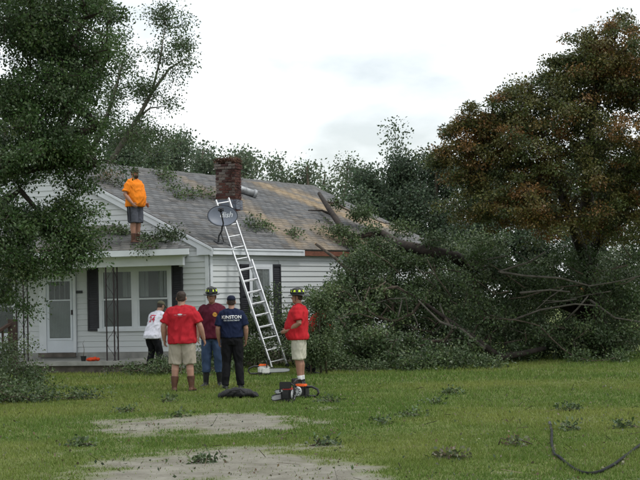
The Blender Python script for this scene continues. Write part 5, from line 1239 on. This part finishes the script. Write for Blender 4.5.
# ------------------------------------------------------------------ things on the lawn
SAW_ORANGE = mat('orange_plastic', (.75, .13, .02), .4, .1); SAW_RED = mat('red_plastic', (.36, .018, .014), .35, .12); SAW_GREY = mat('light_grey_plastic', (.42, .43, .44), .45, .12); SAW_BLACK = mat('black_plastic', (.012, .012, .013), .45, .2); SAW_WHITE = mat('pale_plastic', (.62, .62, .60), .45, .1); STEEL = mat('bar_steel', (.42, .43, .44), .38, .15, metal=.6)
def chainsaw(label, loc, rot, main, top, tilt=0.0):
    t_ = thing('chainsaw', label, 'chainsaw', loc, rot, group='chainsaws on the lawn')
    def rb(name, c, h, m_, b=.02, par=t_, seg=2):
        bmn = bmesh.new(); bmesh.ops.create_cube(bmn, size=2.0)
        for v in bmn.verts: v.co = (v.co.x * h[0], v.co.y * h[1], v.co.z * h[2])
        bmesh.ops.bevel(bmn, geom=bmn.edges[:], offset=b, segments=seg, affect='EDGES')
        for v in bmn.verts: v.co += Vector(c)
        me = bpy.data.meshes.new(name); bmn.to_mesh(me); bmn.free(); return mesh_obj(name, me, m_, par, False)
    eng = rb('engine_housing', (0, 0, .115), (.13, .085, .085), main, .03)
    rb('top_cover', (-.01, 0, .205), (.11, .07, .032), top, .025); rb('oil_tank', (.0, 0, .028), (.15, .08, .026), SAW_BLACK, .012)
    st_ = mesh_obj('starter_cover', MB().tube([(.01, .083, .115), (.01, .105, .115)], [.082, .07], 20), SAW_GREY, t_, False)
    for i in range(8):
        a = 2 * math.pi * i / 8; mesh_obj('vent', MB().obox((.01 + .045 * math.cos(a), .106, .115 + .045 * math.sin(a)), A3(math.cos(a), 0, math.sin(a)) * .018, A3(0, .002, 0), A3(-math.sin(a), 0, math.cos(a)) * .006), SAW_BLACK, st_, False)
    rb('clutch_cover', (.03, -.10, .095), (.085, .022, .06), SAW_WHITE, .015)
    mesh_obj('front_handle', MB().tube([(.06, .11, .05), (.055, .135, .16), (.05, .12, .27), (.045, .06, .305), (.045, -.06, .305), (.05, -.105, .27), (.055, -.115, .16)], .014, 8), SAW_BLACK, t_, False)
    rb('hand_guard', (.115, 0, .275), (.010, .10, .055), SAW_BLACK, .008)
    mesh_obj('rear_handle', MB().tube([(-.12, 0, .19), (-.22, 0, .19), (-.32, 0, .15), (-.345, 0, .09), (-.30, 0, .035), (-.12, 0, .03)], [.022, .02, .02, .018, .02, .022], 8, flat=1.2), SAW_BLACK, t_, False)
    L = .48; prof = [(.1, .048), (L * .9, .044), (L + .06, .03), (L + .085, 0), (L + .06, -.03), (L * .9, -.044), (.1, -.048)]
    mb = MB(); mb.rings([[(x, -.082, .095 + z) for x, z in prof], [(x, -.076, .095 + z) for x, z in prof]]); mesh_obj('guide_bar', mb, STEEL, t_, False)
    mb = MB(); 
    for i in range(len(prof) - 1):
        (x0, z0_), (x1, z1_) = prof[i], prof[i + 1]; m_ = max(1, int(math.hypot(x1 - x0, z1_ - z0_) / .022))
        for j in range(m_):
            f = (j + .5) / m_; mb.obox((x0 + (x1 - x0) * f, -.079, .095 + z0_ + (z1_ - z0_) * f), A3(.008, 0, 0), A3(0, .005, 0), A3(0, 0, .009))
    mesh_obj('chain', mb, SAW_BLACK, t_, False)
    mesh_obj('pull_grip', MB().tube([(.03, .11, .2), (.03, .125, .2)], .02, 8), SAW_BLACK, t_, False)
    t_.rotation_euler[0] = tilt
    return t_
q = gp(288, 401); chainsaw('red and black chainsaw with pale end cover lying nearest on the lawn', q, R(252), SAW_BLACK, SAW_RED)
q = gp(301, 397.5); chainsaw('chainsaw with round grey starter cover lying at the feet of the helmeted man', q, R(150), SAW_BLACK, SAW_ORANGE)
q = gp(264, 375.5); chainsaw('orange and white chainsaw lying near the foot of the ladder', q + Z * .02, R(8), SAW_WHITE, SAW_ORANGE)
# black bag
q = gp(238, 398); bagt = thing('duffel_bag', 'crumpled black duffel bag on the grass behind the man in navy', 'bag', q)
mb = MB(); mb.rings([[(x + 0, .17 * f * math.cos(a), max(.005, .085 * f2 * (1 + math.sin(a)) )) for a in [2 * math.pi * i / 18 for i in range(18)]] for x, f, f2 in ((-.33, .35, .25), (-.28, .85, .55), (-.18, 1.0, .8), (-.05, 1.05, .95), (.08, 1.0, .85), (.2, .95, .75), (.29, .75, .5), (.34, .3, .2))])
CL['bag'] = mat('black_nylon', (.007, .007, .008), .7, .3, 9, .3, 60)
bo = mesh_obj('sack', remesh(mb, 'sack', .012, 2, .035, 23, 7), CL['bag'], bagt, False)
mesh_obj('strap', MB().tube([(-.2, -.15, .06), (-.1, -.19, .13), (.05, -.17, .15), (.18, -.14, .06)], .014, 6, flat=.4), CL['bag'], bagt, False)
# hose
HOSE = mat('black_hose', (.006, .007, .008), .75, .3, spec=.2)
hp_ = [(668, 424), (650, 439), (640, 446), (628, 457), (615, 466), (602, 472), (588, 475), (574, 470), (563, 462), (554, 455), (551.5, 444), (552, 432), (550, 424)]
pts_ = []
for i in range(len(hp_) - 1):
    for j in range(6):
        f = j / 6; pts_.append(G(hp_[i][0] + (hp_[i + 1][0] - hp_[i][0]) * f, hp_[i][1] + (hp_[i + 1][1] - hp_[i][1]) * f))
for _ in range(3): pts_ = [pts_[0]] + [(pts_[i - 1] + pts_[i] * 2 + pts_[i + 1]) / 4 for i in range(1, len(pts_) - 1)] + [pts_[-1]]
for i, p in enumerate(pts_): p[2] = gz(p[0], p[1]) + (.022 if i < 38 else .018)
hz = thing('garden_hose', 'black garden hose curling through the grass at the lower right', 'hose', pts_[30])
mesh_obj('hose', smooth(MB().tube(pts_, .015, 8).mesh('hose')), HOSE, hz)
e_ = pts_[-1]; mesh_obj('coupling', MB().tube([e_, e_ + (pts_[-1] - pts_[-3])], .021, 8), MT['dish_arm'], hz)
# odds and ends on the porch edge
q = onplane(93, 361, W0 + NF * 1.75, NF); q[2] = FZ + .001
rt = thing('cloth_rag', 'crumpled orange red cloth lying on the porch edge by the iron column', 'cloth', q)
mb = MB(); mb.ell((0, 0, .045), (.16, .09, .05), 14, 8); mesh_obj('cloth', remesh(mb, 'cloth', .012, 1, .03, 31, 10), cloth('orange_red_cloth', (.55, .06, .02)), rt, False)
q = onplane(83.5, 361, W0 + NF * 1.7, NF); q[2] = FZ + .001
pt = thing('flower_pot', 'small dark pot with a bare twig on the porch edge', 'pot', q)
mesh_obj('pot', MB().tube([(0, 0, 0), (0, 0, .10), (0, 0, .12)], [.05, .068, .075], 14), MT['inside'], pt, False)
mesh_obj('twig', MB().tube([(0, 0, .1), (.02, 0, .28), (-.01, 0, .42), (.03, 0, .5)], [.008, .006, .004, .002], 5), MT['bark'], pt, False)
